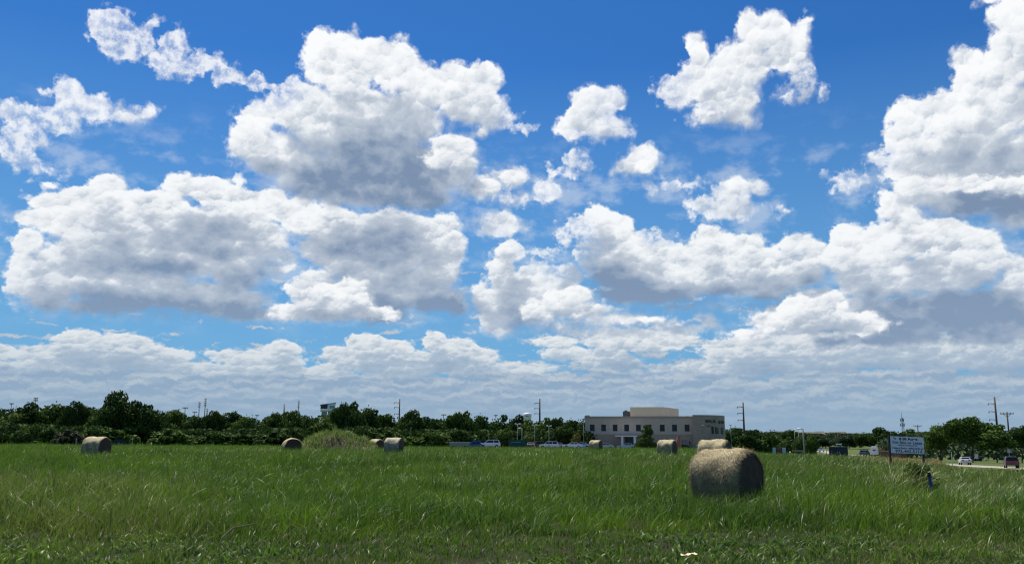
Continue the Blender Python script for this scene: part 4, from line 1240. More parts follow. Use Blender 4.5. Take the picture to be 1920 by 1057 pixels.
b = MB(); b.box(cx0, cx0 + 0.35, -1.24, -0.23, 0, CT - 0.01); b.build('return_wall', M_STONE, bld)
b = MB(); b.box(cx0 + CW - 0.4, cx0 + CW, 8.3, DEPTH, 0, CT - 0.01); b.build('side_wall', M_STONE, bld)
V = []; F = []
for (x, y) in outer: V += [(x * 1.0, y - 0.10, CT - 0.16), (x, y - 0.10, CT + 0.10), (x, y + 0.45, CT + 0.10)]
for i in range(n):
    for k in range(2): F.append((3*i+k, 3*(i+1)+k, 3*(i+1)+k+1, 3*i+k+1))
mesh_obj('coping', V, F, M_TRIM, bld)
def on_curve(px):
    """local x, y and outward angle where a photograph column meets the curved wall"""
    best = None
    for i in range(n):
        (x0, y0), (x1, y1) = outer[i], outer[i + 1]
        for k in range(10):
            t = k / 10; x, y = x0 + (x1 - x0) * t, y0 + (y1 - y0) * t
            w = Vector((org.x + x * math.cos(ang) - y * math.sin(ang), org.y + x * math.sin(ang) + y * math.cos(ang), 5))
            v = w - Vector((0, 0, EYE)); p_ = 960 + FPX * v.x / v.y * 1.0
            e = abs(p_ - px)
            if best is None or e < best[0]: best = (e, x, y, math.atan2(y1 - y0, x1 - x0))
    return best[1:]
def curved_window(px0, px1, z0, z1):
    (xa, ya, t1), (xb, yb, t2) = on_curve(px0), on_curve(px1)
    a = math.atan2(yb - ya, xb - xa); L = math.hypot(xb - xa, yb - ya)
    o = MB(); o.box(-0.05, L + 0.05, -0.14, 0.10, z0 - 0.06, z1 + 0.06); fo = o.build('window', M_FRAME, bld)
    fo.location = (xa, ya, 0); fo.rotation_euler = (0, 0, a)
    g = MB(); k = max(1, round(L / 1.3))
    for i in range(k): g.box(L * i / k + 0.03, L * (i + 1) / k - 0.03, -0.17, -0.12, z0, z1)
    g.build('pane', M_GLASS, fo)
curved_window(1331, 1334, lz(811.5), lz(799.5)); curved_window(1338, 1351.5, lz(812), lz(800.5))
# lettering on the curved wall
def letter(ch, px, py0, py1, parent, k=1.0):
    cu = bpy.data.curves.new('letter', 'FONT'); cu.body = ch; cu.extrude = 0.06
    z0, z1 = lz(py1, px), lz(py0, px)
    cu.size = (z1 - z0) / 0.70; cu.align_x = 'CENTER'; cu.offset = 0.012
    o = bpy.data.objects.new('letter', cu)
    x, y, a = on_curve(px)
    me = bpy.data.meshes.new_from_object(o); bpy.data.objects.remove(o); bpy.data.curves.remove(cu)
    ob = bpy.data.objects.new('letter', me); me.name = 'letter'; col.objects.link(ob); me.materials.append(M_LETTER)
    ob.parent = parent; ob.rotation_euler = (R(90), 0, a); ob.location = (x + 0.1 * math.sin(a), y - 0.14 * math.cos(a), z0)
    ob.scale = (k, 1, 1)
for ch, px in zip('WYLIE', (1322.5, 1327.0, 1330.8, 1334.0, 1337.2)): letter(ch, px, 787.5, 792.6, bld, 0.9)
for ch, px in zip('MED', (1345.5, 1349.3, 1352.2)): letter(ch, px, 788.6, 794.0, bld, 1.0)
b = MB(); x, y, a = on_curve(1325); b.box(x - 1.3, x + 0.6, y - 0.25, y - 0.08, lz(799), lz(798)); b.build('wall_lamp', M_FRAME, bld)
b = MB(); x, y, a = on_curve(1315); b.box(x - 0.3, x + 0.3, y - 0.5, y - 0.05, lz(797.5), lz(796)); b.build('wall_lamp', M_WHITE, bld)
# cream screen box on the roof with a slanting right-hand return, air unit beside it
x0, x1, x2 = lx(1180.5) , lx(1243), lx(1268)
z1 = lz(763.5)
b = MB(); pts = [(x0, 4.0), (x1, 4.0), (x2, 9.5), (x2, 15), (x0, 15)]
V = [(x, y, TOPZ - 0.9) for x, y in pts] + [(x, y, z1 + (0.25 if y < 9 else 0)) for x, y in pts]
F = [(i, (i + 1) % 5, (i + 1) % 5 + 5, i + 5) for i in range(5)] + [(5, 6, 7, 8, 9)]
mesh_obj('rooftop_screen', V, F, M_CREAM, bld)
b = MB(); b.box(x0 - 2.0, x0 - 0.15, 4.5, 7.5, TOPZ - 0.85, lz(769.5)); b.box(x0 - 1.6, x0 - 0.9, 4.9, 6.2, lz(769.5) + 0.002, lz(767.5)); b.build('air_unit', pmat('dark_grey_metal', (0.09, 0.10, 0.095), 0.6, 0.2), bld)
b = MB(); b.lathe([(0.01, TOPZ - 0.8), (0.9, TOPZ - 0.8), (0.95, lz(780.5, 1284)), (0.5, lz(779, 1284)), (0.01, lz(779, 1284))], 16, c=(lx(1284), 3.0, 0)); b.build('roof_vent', M_DSTEEL, bld)
b = MB(); b.box(lx(1271), lx(1275.5), 3.0, 4.2, TOPZ - 0.8, lz(780, 1273)); b.build('roof_vent', M_STEEL, bld)
# entrance canopy on round columns, recessed doorway behind
ca, cb_ = lx(1157), lx(1197)
b = MB(); b.box(ca, cb_, -4.0, -0.10, lz(818.3), lz(816.2)); b.build('entrance_canopy', M_WHITE, bld)
for px in (1169.5, 1192):
    b = MB(); b.tube((lx(px), -3.5, 0), (lx(px), -3.5, lz(818.3) - 0.003), 0.33, n=14); b.build('column', M_WHITE, bld)
b = MB(); b.box(lx(1173), lx(1188), -0.06, -0.01, 0, lz(819.5)); b.build('entrance_door', M_GLASS, bld)
# ------------------------------------------------------------------ masts, lamps, towers
M_POLE = pmat('grey_pole', (0.30, 0.31, 0.31), 0.6, 0.1)
M_RUST = pmat('brown_steel', (0.085, 0.062, 0.048), 0.8, 0.25)
M_WOOD = pmat('weathered_wood', (0.12, 0.092, 0.07), 0.9, 0.25, 5.0)
M_LAMP = pmat('lamp_housing', (0.72, 0.72, 0.70), 0.4, 0.05)

def stand(name, px, d, label, cat, group=None):
    g = ground(px, d); o = empty(name, g, -math.atan2(g.x, g.y)); tag(o, label, cat, group); return o, g
def hgt(px, py, d, g): return at(px, py, d).z - g.z

def power_mast(px, top, d, label, arms, r=0.55, mat=None):
    o, g = stand('power_mast', px, d, label, 'power mast', 'tall steel power masts')
    h = hgt(px, top, d, g); mat = mat or M_RUST
    b = MB(); b.tube((0, 0, -0.3), (0, 0, h), r, r * 0.55, 10); b.build('mast', mat, o, smooth=True)
    for py in arms:
        z = hgt(px, py, d, g)
        b = MB(); b.tube((0, 0, z), (-2.2, 0, z + 0.25), 0.16, 0.09, 6); b.tube((-2.2, 0, z + 0.25), (-2.2, 0, z - 0.4), 0.14, 0.14, 6); b.build('arm', mat, o)
power_mast(747, 747.5, 400, 'thin brown power mast rising behind the wood, left of centre', (755, 764, 776), 0.42)
power_mast(1012, 747, 400, 'brown power mast behind the wood, between the water tower and the office building', (756, 766, 775.5), 0.52)
power_mast(1396.5, 754, 360, 'brown power mast standing just right of the office building', (763, 775, 787.5), 0.48)
power_mast(1873, 744, 330, 'leaning brown power mast above the trees at far right', (757, 772, 787), 0.50)

def utility_pole(px, top, d, wpx, label):
    o, g = stand('utility_pole', px, d, label, 'utility pole', 'wooden utility poles with crossarms')
    h = hgt(px, top, d, g); w = wpx * d / FPX / 2
    b = MB(); b.tube((0, 0, -0.3), (0, 0, h), 0.28, 0.20, 8); b.build('pole', M_RUST, o, smooth=True)
    b = MB(); z = h - 0.6; b.box(-w, w, -0.10, 0.10, z, z + 0.22); b.tube((-w * .55, 0, z), (0, 0, z - 0.9), 0.06, n=5); b.tube((w * .55, 0, z), (0, 0, z - 0.9), 0.06, n=5); b.build('crossarm', M_RUST, o)
    for s in (-0.95, -0.5, 0.5, 0.95):
        b = MB(); b.lathe([(0.01, z + .22), (0.08, z + .24), (0.10, z + .36), (0.05, z + .5), (0.01, z + .52)], 8, c=(s * w, 0, 0)); b.build('insulator', M_POLE, o)
utility_pole(1894, 772, 260, 22, 'wooden utility pole with crossarm above the trees at the right edge')
utility_pole(1723.5, 796, 420, 15, 'small wooden utility pole between the lattice tower and the ragged tree')
utility_pole(1621, 809, 760, 7, 'tiny utility pole on the skyline left of the white box van')
utility_pole(1446, 804.5, 900, 5, 'left of two tiny utility poles on the hill skyline beyond the uphill road')
utility_pole(1453, 804.5, 900, 5, 'right of two tiny utility poles on the hill skyline beyond the uphill road')

def floodlight(px, top, d, label, wpx, rows=2, narrow=False, r=0.22):
    o, g = stand('floodlight_mast', px, d, label, 'floodlight', 'sports floodlight masts behind the wood')
    h = hgt(px, top, d, g); w = max(0.3 if narrow else 0.8, wpx * d / FPX / 2)
    b = MB(); b.tube((0, 0, -0.3), (0, 0, h), r, r * 0.7, 8); b.build('mast', M_POLE, o, smooth=True)
    n = 1 if narrow else 3
    for k in range(rows):
        z = h - 0.6 - k * (0.75 if narrow else 0.9)
        b = MB(); b.box(-w, w, -0.08, 0.08, z, z + 0.12); b.build('crossbar', M_POLE, o)
        m = 3 if narrow else 4
        for i in range(m):
            x = -w + 2 * w * (i + 0.5) / m
            b = MB(); b.lathe([(0.02, 0.12), (0.22, 0.16), (0.34, 0.5), (0.30, 0.56), (0.02, 0.56)] if not narrow else [(0.02, 0.12), (0.12, 0.16), (0.18, 0.5), (0.02, 0.55)], 10, c=(x, 0, z)); b.build('lamp', M_LAMP if i % 2 == 0 else M_POLE, o)
floodlight(58, 745, 380, 'small floodlight mast above the trees near the left edge', 6, 2)
floodlight(13, 755, 400, 'floodlight mast almost hidden by the trees at the left edge', 5, 1)
floodlight(322, 767.5, 420, 'leftmost low T-shaped floodlight right of the big oak', 9, 1)
floodlight(342, 763, 400, 'T-shaped floodlight with a bright lamp, left of the tall masts', 10, 1)
floodlight(360.5, 771, 430, 'lowest T-shaped floodlight just left of the tall masts', 8, 1)
floodlight(368.5, 753, 330, 'second tallest narrow floodlight mast, left of the tallest', 3.5, 3, True)
floodlight(379.5, 746, 320, 'tallest narrow floodlight mast on the left', 3.5, 4, True)
floodlight(384, 765.5, 340, 'short dark floodlight mast right of the tallest one', 3, 3, True)
floodlight(469.5, 776, 420, 'stubby thin mast above the first dip in the wood', 2, 1, True)
floodlight(478.5, 777, 430, 'tiny floodlight above the first dip in the wood', 4, 1)
floodlight(529, 757, 340, 'thick dark mast left of the thin floodlight by the stadium structure', 2.5, 5, True, 0.4)
floodlight(556, 750.5, 340, 'thin floodlight mast left of the stadium structure', 3, 4, True)
floodlight(830.5, 776, 420, 'wide twin-row floodlight low above the wood right of the left power mast', 9, 1)
floodlight(929, 777, 420, 'very small floodlight left of the water tower', 2.4, 1)

def lattice_tower(px, top, d, label):
    o, g = stand('lattice_tower', px, d, label, 'radio tower')
    h = hgt(px, top, d, g)
    b = MB(); 
    for k in range(3):
        a = k * 2.094; b.tube((1.3 * math.cos(a), 1.3 * math.sin(a), 0), (0.35 * math.cos(a), 0.35 * math.sin(a), h * 0.86), 0.16, 0.12, 5)
    for i in range(14):
        z0, z1 = h * .86 * i / 14, h * .86 * (i + 1) / 14; r0, r1 = 1.3 - .95 * i / 14, 1.3 - .95 * (i + 1) / 14
        for k in range(3):
            a, c = k * 2.094, (k + 1) * 2.094
            b.tube((r0*math.cos(a), r0*math.sin(a), z0), (r1*math.cos(c), r1*math.sin(c), z1), 0.08, n=4)
    b.tube((0, 0, h * 0.86), (0, 0, h), 0.14, 0.08, 6); b.build('frame', M_DSTEEL, o)
    for py, w in ((787, 6.0), (796, 7.5)):
        z = hgt(px, py, d, g); w = w * d / FPX / 2
        for k in range(3):
            a = k * 2.094 + 0.5
            b = MB(); b.tube((0.5 * math.cos(a), 0.5 * math.sin(a), z), (w * math.cos(a), w * math.sin(a), z), 0.12, n=5)
            b.box(w * math.cos(a) - .22, w * math.cos(a) + .22, w * math.sin(a) - .22, w * math.sin(a) + .22, z - 0.9, z + 0.9); b.build('antenna', M_POLE, o)
lattice_tower(1695, 774, 520, 'lattice radio tower with antennas above the for sale sign')

# stadium press box above the wood
o, g = stand('press_box', 612, 340, 'white and grey stadium structure with slanting roof above the wood', 'stadium stand')
z0, z1, z2 = hgt(612, 770.5, 340, g), hgt(600, 758.5, 340, g), hgt(625, 755, 340, g)
b = MB(); xa, xb = -14 * 340 / FPX, 13.5 * 340 / FPX
b.prism([(-0.2, z0), (xb - .2, z0 + .6), (xb, z2), (xb * .35, z2 - .35), (-0.2, z1 + .25)], 0, 6); b.build('side_wall', M_WHITE, o)
b = MB(); b.prism([(xa, z0 + 0.9), (-0.21, z0 + 0.9), (-0.21, z1), (xa + .1, z1 - .2)], 0.2, 5.8); b.build('window_band', M_GLASS, o)
b = MB(); b.box(xa, -0.21, 0.0, 6, z0, z0 + 0.6); b.build('balcony', M_WHITE, o)
b = MB(); b.prism([(xa - .1, z1 - .2), (xb * .35, z2 - .35), (xb + .2, z2), (xb + .2, z2 + .25), (xb * .35, z2 - .1), (xa - .1, z1 + .1)], -.3, 6.3); b.build('roof', M_POLE, o)
b = MB(); b.box(0.6, 2.4, -0.03, 0.0, z0 + 1.1, z1 - 0.35); b.build('emblem_panel', pmat('teal_panel', (0.10, 0.36, 0.38), 0.5), o)
b = MB(); b.box(xa + 0.5, -0.3, 1, 5, -0.3, z0); b.box(0, xb - 0.5, 1, 5, -0.3, z0 + .3); b.build('base', M_POLE, o)

# water tower
o, g = stand('water_tower', 988.5, 900, 'white water tower peeping over the wood left of the centre power mast', 'water tower')
zt, zb = hgt(988.5, 774.3, 900, g), hgt(988.5, 784, 900, g); w = 8 * 900 / FPX
b = MB(); b.lathe([(0.1, zb - 6), (w * .55, zb - 2), (w * .92, zb), (w, zt - 2.2), (w * .97, zt - 0.5), (w * .6, zt), (0.05, zt + .3)], 32); b.build('tank', M_WHITE, o, smooth=True)
b = MB(); b.lathe([(w * .30, -1), (w * .24, zb * .5), (w * .35, zb - 4)], 20); b.build('shaft', M_WHITE, o, smooth=True)
b = MB(); b.box(-w * .35, w * .35, -w - .12, -w + 0.3, zt - 3.6, zt - 2.7); b.build('dark_band', pmat('faded_blue', (0.2, 0.28, 0.36), 0.6), o)

# car park lamps
def lot_lamp(px, top, d, label, heads, wpx=11):
    o, g = stand('car_park_lamp', px, d, label, 'lamp post', 'lamp posts of the car park')
    h = hgt(px, top, d, g); w = wpx * d / FPX / 2
    b = MB(); b.tube((0, 0, 0), (0, 0, h), 0.075, 0.06, 8); b.build('pole', M_POLE, o, smooth=True)
    b = MB(); b.tube((0, 0, 0), (0, 0, 0.5), 0.28, 0.28, 12); b.build('base', M_POLE, o)
    if heads == 2:
        b = MB(); b.box(-w, w, -0.05, 0.05, h - 0.12, h - 0.03); b.build('crossarm', M_LAMP, o)
        for s in (-1, 1):
            b = MB(); b.box(s * w - 0.45 if s > 0 else -w, s * w if s > 0 else -w + 0.45, -0.2, 0.2, h - 0.02, h + 0.18); b.build('lamp_head', M_LAMP, o, bevel=0.03)
    else:
        b = MB(); b.box(-0.35, 0.35, -0.18, 0.18, h, h + 0.2); b.build('lamp_head', M_LAMP, o, bevel=0.03)
lot_lamp(970.3, 794.3, 200, 'leftmost double-headed car park lamp, rising behind the green skip', 2, 11)
lot_lamp(1002.5, 796.6, 205, 'middle of the three double-headed car park lamps', 2, 10.5)
lot_lamp(1029.3, 797.8, 210, 'rightmost double-headed car park lamp', 2, 10)
lot_lamp(1094.6, 791.6, 222, 'single white lamp post against the left corner of the office building', 1)
lot_lamp(1371.5, 797.5, 232, 'single lamp post just right of the curved stone corner', 1)

def street_lamp(px, top, base_py, d, side, wpx, label):
    o, g = stand('street_lamp', px, d, label, 'street lamp', 'street lamps')
    h = hgt(px, top, d, g); w = wpx * d / FPX
    b = MB(); b.tube((0, 0, -0.2), (0, 0, h), 0.13, 0.09, 8); b.build('pole', M_POLE, o, smooth=True)
    b = MB(); b.tube((0, 0, h - 0.15), (side * w * .7, 0, h + 0.02), 0.06, 0.05, 6); b.build('arm', M_POLE, o)
    b = MB(); b.lathe([(0.02, -0.12), (0.22, -0.08), (0.30, 0.0), (0.2, 0.14), (0.02, 0.18)], 10); q = b.build('lamp_head', M_LAMP, o, smooth=True)
    q.scale = (1.6, 0.8, 0.8); q.location = (side * w * .85, 0, h + 0.02)
street_lamp(978.5, 802.5, 830, 232, -1, 5, 'curved-arm street lamp right behind the leftmost double-headed car park lamp')
street_lamp(1507.5, 803.5, 850, 150, -1, 7, 'nearest street lamp on the right, its bent pole reaching down to the grass')
street_lamp(1498.5, 804.8, 850, 230, -1, 6, 'middle street lamp of the three on the right')
street_lamp(1491.2, 806.8, 850, 330, -1, 4.5, 'farthest street lamp of the three on the right')

# ------------------------------------------------------------------ vehicles
M_TYRE = pmat('tyre_rubber', (0.02, 0.02, 0.02), 0.9)
M_RIM = pmat('wheel_rim', (0.5, 0.5, 0.52), 0.3, metal=0.8)
M_RED = pmat('tail_light', (0.45, 0.02, 0.02), 0.2)
M_HEAD = pmat('headlight_glass', (0.8, 0.8, 0.82), 0.1)
def paint(name, c): return pmat(name, c, 0.28, 0.02, 1.0, spec=0.5, coat=0.6)
PAINTS = {k: paint(k + '_paint', c) for k, c in dict(white=(0.75,0.76,0.77), silver=(0.45,0.47,0.50), blue=(0.02,0.12,0.42), dark_blue=(0.03,0.06,0.16), black=(0.012,0.012,0.014), maroon=(0.07,0.012,0.012), red=(0.3,0.02,0.02), pale_blue=(0.35,0.5,0.62)).items()}

def vehicle(kind, px, d, rz, colour, label, group='parked vehicles in the car park', lift=0.0, hood=False, scale=1.0):
    """rz: heading in degrees, 0 = nose pointing to the right of the photo, 90 = nose away from the camera"""
    g = ground(px, d)
    o = empty({'sedan': 'parked_car', 'suv': 'parked_suv', 'pickup': 'pickup_truck'}[kind], (g.x, g.y, g.z + 0.13 + lift - (0.25 if group.startswith('parked') else 0)), R(rz) - math.atan2(g.x, g.y))
    tag(o, label, {'sedan': 'car', 'suv': 'car', 'pickup': 'pickup'}[kind], group)
    o.scale = (scale,) * 3
    M = PAINTS[colour]
    L, Wd = {'sedan': (4.6, 1.8), 'suv': (4.7, 1.9), 'pickup': (5.4, 1.9)}[kind]
    hw = Wd / 2
    if kind == 'sedan':
        low = [(-2.3, .35), (-2.28, .85), (-2.1, .98), (-1.5, 1.0), (1.0, .97), (1.9, .86), (2.25, .66), (2.3, .35)]
        cab = [(-1.75, .98), (-1.05, 1.40), (0.15, 1.43), (1.05, .96)]
    elif kind == 'suv':
        low = [(-2.35, .40), (-2.33, 1.02), (-2.2, 1.08), (1.1, 1.08), (2.1, .98), (2.33, .78), (2.35, .40)]
        cab = [(-2.22, 1.07), (-2.0, 1.70), (0.35, 1.74), (1.15, 1.07)]
    else:
        low = [(-2.7, .45), (-2.7, 1.05), (-0.8, 1.05), (1.3, 1.08), (2.5, 1.0), (2.68, .8), (2.7, .45)]
        cab = [(-0.95, 1.04), (-0.8, 1.72), (0.5, 1.75), (1.25, 1.07)]
    wheels = (-L / 2 + 0.85, L / 2 - 0.9)
    # sill with wheel arches
    pts = list(low)
    bottom = []
    for wx in reversed(wheels):
        for t in range(0, 9):
            a = math.pi * t / 8; bottom.append((wx + 0.40 * math.cos(a), 0.36 + 0.38 * math.sin(a)))
    pts = [(x, z) for x, z in low] + bottom
    b = MB(); b.prism(pts, -hw, hw); body = b.build('body', M, o, bevel=0.0)
    # cabin, narrowing upwards
    n = len(cab); V = []
    for s in (-1, 1):
        for i, (x, z) in enumerate(cab): V.append((x, s * (hw - (0.04 if i in (0, n - 1) else 0.20)), z + 0.003))
    F = [tuple(range(n)), tuple(range(2*n-1, n-1, -1))] + [(i, i+n, (i+1)%n+n, (i+1)%n) for i in range(n)]
    cabo = mesh_obj('cabin', V, F, M, o)
    # glass set just proud of the cabin sides
    for s in (-1, 1):
        def side(x, z, k=0.016):
            zt = cab[1][1]; zb = cab[0][1]; f = (z - zb) / (zt - zb)
            return (x, s * (hw - 0.04 - 0.16 * f + k), z)
        x0b, x0t, x1t, x1b = cab[0][0] + .22, cab[1][0] + .12, cab[2][0] - .06, cab[3][0] - .22
        zb, zt = cab[0][1] + .05, cab[1][1] - .09
        mid = (x0t + x1t) / 2 - .05
        for (a, b_, c, e) in ((x0b, x0t, mid - .05, mid - .05), (mid + .05, mid + .05, x1t, x1b)):
            q = [side(a, zb), side(b_, zt), side(c, zt), side(e, zb)]
            mesh_obj('side_window', q + [(x, y - s * .012, z) for x, y, z in q], [(0,1,2,3),(7,6,5,4),(0,4,5,1),(1,5,6,2),(2,6,7,3),(3,7,4,0)], M_GLASS, o)
    def screen(p, q, nm):
        (x0, z0), (x1, z1) = p, q; dx, dz = x1 - x0, z1 - z0; l = math.hypot(dx, dz)
        nx, nz = -dz / l * 0.014, dx / l * 0.014
        if nm == 'rear_window': nx, nz = -abs(nx), abs(nz)
        else: nx, nz = abs(nx), abs(nz)
        a = (x0 + dx * .1, z0 + dz * .1); c = (x0 + dx * .88, z0 + dz * .88)
        q_ = [(a[0] + nx, -(hw - .14), a[1] + nz), (a[0] + nx, hw - .14, a[1] + nz), (c[0] + nx, hw - .27, c[1] + nz), (c[0] + nx, -(hw - .27), c[1] + nz)]
        mesh_obj(nm, q_ + [(x - nx * .8, y, z - nz * .8) for x, y, z in q_], [(0,1,2,3),(7,6,5,4),(0,4,5,1),(1,5,6,2),(2,6,7,3),(3,7,4,0)], M_GLASS, o)
    screen(cab[0], cab[1], 'rear_window'); screen(cab[3], cab[2], 'windscreen')
    for wx in wheels:
        for s in (-1, 1):
            w = MB(); w.tube((wx, s * (hw - .22), .34 - .13), (wx, s * (hw + .005), .34 - .13), .345, n=20)
            wo = w.build('wheel', M_TYRE, o)
            r = MB(); r.tube((wx, s * (hw + .004), .21), (wx, s * (hw + .02), .21), .2, n=14); r.build('rim', M_RIM, wo)
    for s in (-1, 1):
        b = MB(); b.box(-L/2 - .01, -L/2 + .06, s * hw * .62 - .16, s * hw * .62 + .2, .72, .92); b.build('tail_light', M_RED, o)
        b = MB(); b.box(L/2 - .14, L/2 - .02, s * hw * .66 - .2, s * hw * .66 + .14, .62, .76); b.build('headlight', M_HEAD, o)
    if hood:
        b = MB(); b.prism([(0.95, 1.0), (1.0, 1.04), (1.75, 1.75), (1.7, 1.78)], -hw + .1, hw - .1); b.build('open_bonnet', M, o)
    return o
vehicle('sedan', 888, 190, 180, 'dark_blue', 'low dark blue car nose left beside the grey trailer')
vehicle('sedan', 896.5, 205, 0, 'blue', 'bright blue car behind the dark blue one, bonnet raised', hood=True, lift=0.35)
vehicle('suv', 918, 196, 180, 'white', 'white estate with dark windows right of the blue cars', lift=0.25)
vehicle('sedan', 995, 214, 90, 'black', 'black car with bright glints just right of the green skip', lift=0.1)
vehicle('pickup', 1011, 220, 90, 'maroon', 'dark red pickup between the middle and right car park lamps', lift=0.1)
vehicle('suv', 1029, 214, 180, 'white', 'white car under the rightmost double-headed lamp', lift=0.05)
vehicle('sedan', 1043, 220, 180, 'silver', 'silver car right of the rightmost double-headed lamp', lift=0.1)
vehicle('sedan', 1073, 206, 180, 'white', 'white car alone on the grass edge left of the building', lift=0.15)
vehicle('sedan', 1089, 214, 180, 'pale_blue', 'pale car touching the left corner of the building', lift=0.15)
vehicle('sedan', 1133, 214, 180, 'silver', 'grey car low behind the pale bale in front of the building')
vehicle('sedan', 1175, 214, 180, 'pale_blue', 'pale car under the entrance canopy')
vehicle('pickup', 222, 150, 0, 'black', 'dark pickup with a white nose right of the isolated left bale', 'vehicles beyond the field', lift=-0.3, scale=0.85)
TR = 'vehicles on the road at the right'
vehicle('sedan', 1806.5, 150, 97, 'silver', 'silver saloon seen from behind on the road left of the thick tree trunk', TR, scale=0.86)
vehicle('suv', 1893, 117, 95, 'maroon', 'maroon off-roader driving away below the square road sign', TR, scale=0.80)
vehicle('suv', 1621, 262, 75, 'dark_blue', 'dark car driving away just left of the white box van', TR)
vehicle('suv', 1432, 820, 80, 'white', 'left white vehicle at the top of the pale uphill road', TR)
vehicle('pickup', 1447, 760, 80, 'white', 'right white vehicle at the top of the pale uphill road', TR)
vehicle('pickup', 1477.5, 560, 80, 'white', 'white vehicle half way down the uphill road, behind the trees', TR)
vehicle('suv', 1537, 372, 60, 'white', 'white vehicle on the road bend left of the dark utility box', TR)

# box van, seen from behind
o, g = stand('box_van', 1638.5, 250, 'white box van seen from behind left of the yellow warning sign', 'van', TR)
o.location.z += 0.0
b = MB(); b.box(-1.1, 1.1, 0, 4.6, 0.75, 2.75); b.box(-0.7, 0.7, 1.0, 4.7, 2.752, 3.05); b.build('cargo_box', PAINTS['white'], o, bevel=0.04)
b = MB(); b.box(-0.95, 0.95, 4.62, 6.4, 0.55, 2.2); b.build('cab', PAINTS['white'], o, bevel=0.08)
b = MB(); b.box(-0.35, 0.35, -0.03, -0.004, 1.75, 2.05); b.build('rear_window', M_GLASS, o)
b = MB(); b.box(-1.0, 1.0, -0.12, 0.1, 0.45, 0.62); b.build('bumper', M_FRAME, o)
for x in (-0.85, 0.85):
    for y in (0.9, 5.5):
        b = MB(); b.tube((x - .14, y, .42), (x + .14, y, .42), .42, n=18); b.build('wheel', M_TYRE, o)
# white trailer on the grass behind the trunk
o, g = stand('utility_trailer', 1831, 230, 'small white and rusty trailer on the grass behind the thick tree trunk', 'trailer')
b = MB(); b.box(-1.1, 0.2, 0, 3, 0.6, 1.7); b.build('white_box', PAINTS['white'], o, bevel=0.03)
b = MB(); b.box(0.22, 1.4, 0, 3, 0.5, 1.25); b.build('rusty_bed', M_RUST, o)
for x in (-0.5, 0.7):
    b = MB(); b.tube((x, -.15, .33), (x, .05, .33), .33, n=16); b.build('wheel', M_TYRE, o)
# grey trailer by the cars
o, g = stand('grey_trailer', 861.5, 183, 'long low grey box trailer left of the blue cars', 'trailer')
zt = hgt(861.5, 828.3, 183, g); w = 18.5 * 183 / FPX
b = MB(); b.box(-w, w, 0, 2.2, 0.35, zt - .1); b.build('box', pmat('grey_board', (0.27, 0.265, 0.25), 0.8, 0.1), o)
b = MB(); b.box(-w - .04, w + .04, -.04, 2.24, zt - .098, zt); b.build('rim', M_LAMP, o)
for x in (-1.2, 1.2):
    b = MB(); b.tube((x, -.12, .3), (x, .1, .3), .32, n=16); b.build('wheel', M_TYRE, o)
# green skip
M_SKIP = pmat('dark_green_paint', (0.010, 0.085, 0.075), 0.6, 0.2, 2.0)
o, g = stand('waste_skip', 970.5, 182, 'dark green waste skip standing below the leftmost double-headed lamp', 'skip')
zt = hgt(970.5, 824.3, 182, g); w = 16.6 * 182 / FPX
b = MB(); b.prism([(-w + .1, 0.15), (w - .1, 0.15), (w, zt - .12), (-w, zt - .12)], 0, 2.3); b.build('container', M_SKIP, o)
b = MB(); b.box(-w - .05, w + .05, -.08, 2.38, zt - .118, zt); b.build('top_rail', M_SKIP, o)
b = MB()
for i in range(9): x = -w + .2 + (2 * w - .4) * i / 8; b.box(x - .05, x + .05, -.09, -.005, 0.2, zt - .14)
b.build('ribs', M_SKIP, o)
b = MB(); b.box(-w * .72, w * .35, -.115, -.092, zt * .74, zt * .79); b.build('stripe', pmat('pale_stripe', (0.16, 0.42, 0.36), 0.6), o)

# orange and black tractor behind the bale: raised boom, frame with roof
M_ORANGE = pmat('orange_paint', (0.42, 0.115, 0.035), 0.5, 0.2, 2.0)
M_BLACKF = pmat('black_frame', (0.015, 0.013, 0.012), 0.6)
o, g = stand('tractor', 1287, 205, 'black-framed tractor with canopy and raised orange arm behind the hay bale', 'tractor')
k = 205 / FPX
def q(px, py): return ((px - 1287) * k, at(px, py, 205).z - g.z)
(x0, z0), (x1, z1), (x2, z2), (x3, z3) = q(1267, 829), q(1273.5, 816.5), q(1277, 817), q(1271, 840)
b = MB(); b.prism([q(1270.8, 839), q(1270.5, 825), q(1273.3, 816.6), q(1276.8, 816.8), q(1276.5, 826), q(1275.5, 839)], -0.5, 0.3); b.build('boom', M_ORANGE, o)
b = MB(); b.prism([q(1266.5, 827), q(1273, 817.4), q(1273.4, 819.4), q(1267.5, 829)], -0.35, -0.1); b.build('dipper_arm', M_LAMP, o)
b = MB(); a = q(1278, 825); c = q(1288.5, 826.2); b.box(a[0], c[0], -0.8, 0.9, a[1] - .12, a[1]); b.build('canopy', M_BLACKF, o)
b = MB()
for px in (1280.5, 1286.2):
    xx = q(px, 826)[0]
    for y in (-.7, .8): b.box(xx - .05, xx + .05, y - .05, y + .05, .6, a[1] - .122)
b.build('canopy_frame', M_BLACKF, o)
b = MB(); xx = q(1279, 834)[0]; b.box(xx, q(1290.5, 834)[0], -.45, .55, .5, q(1284, 834)[1]); b.build('chassis', M_BLACKF, o, bevel=.05)
b = MB(); e0 = q(1293, 825.8); e1 = q(1296, 836); e2 = q(1292, 837); b.tube((e0[0], 0, e0[1]), (e1[0], 0, e1[1]), .09, n=6); b.tube((e0[0], 0, e0[1]), (e2[0], 0, e2[1]), .07, n=6); b.build('rear_frame', M_BLACKF, o)
for px, r in ((1281.5, .55), (1290, .42)):
    for y in (-.75, .85):
        b = MB(); xx = q(px, 830)[0]; b.tube((xx, y - .13, r), (xx, y + .13, r), r, n=20); b.build('wheel', M_TYRE, o)

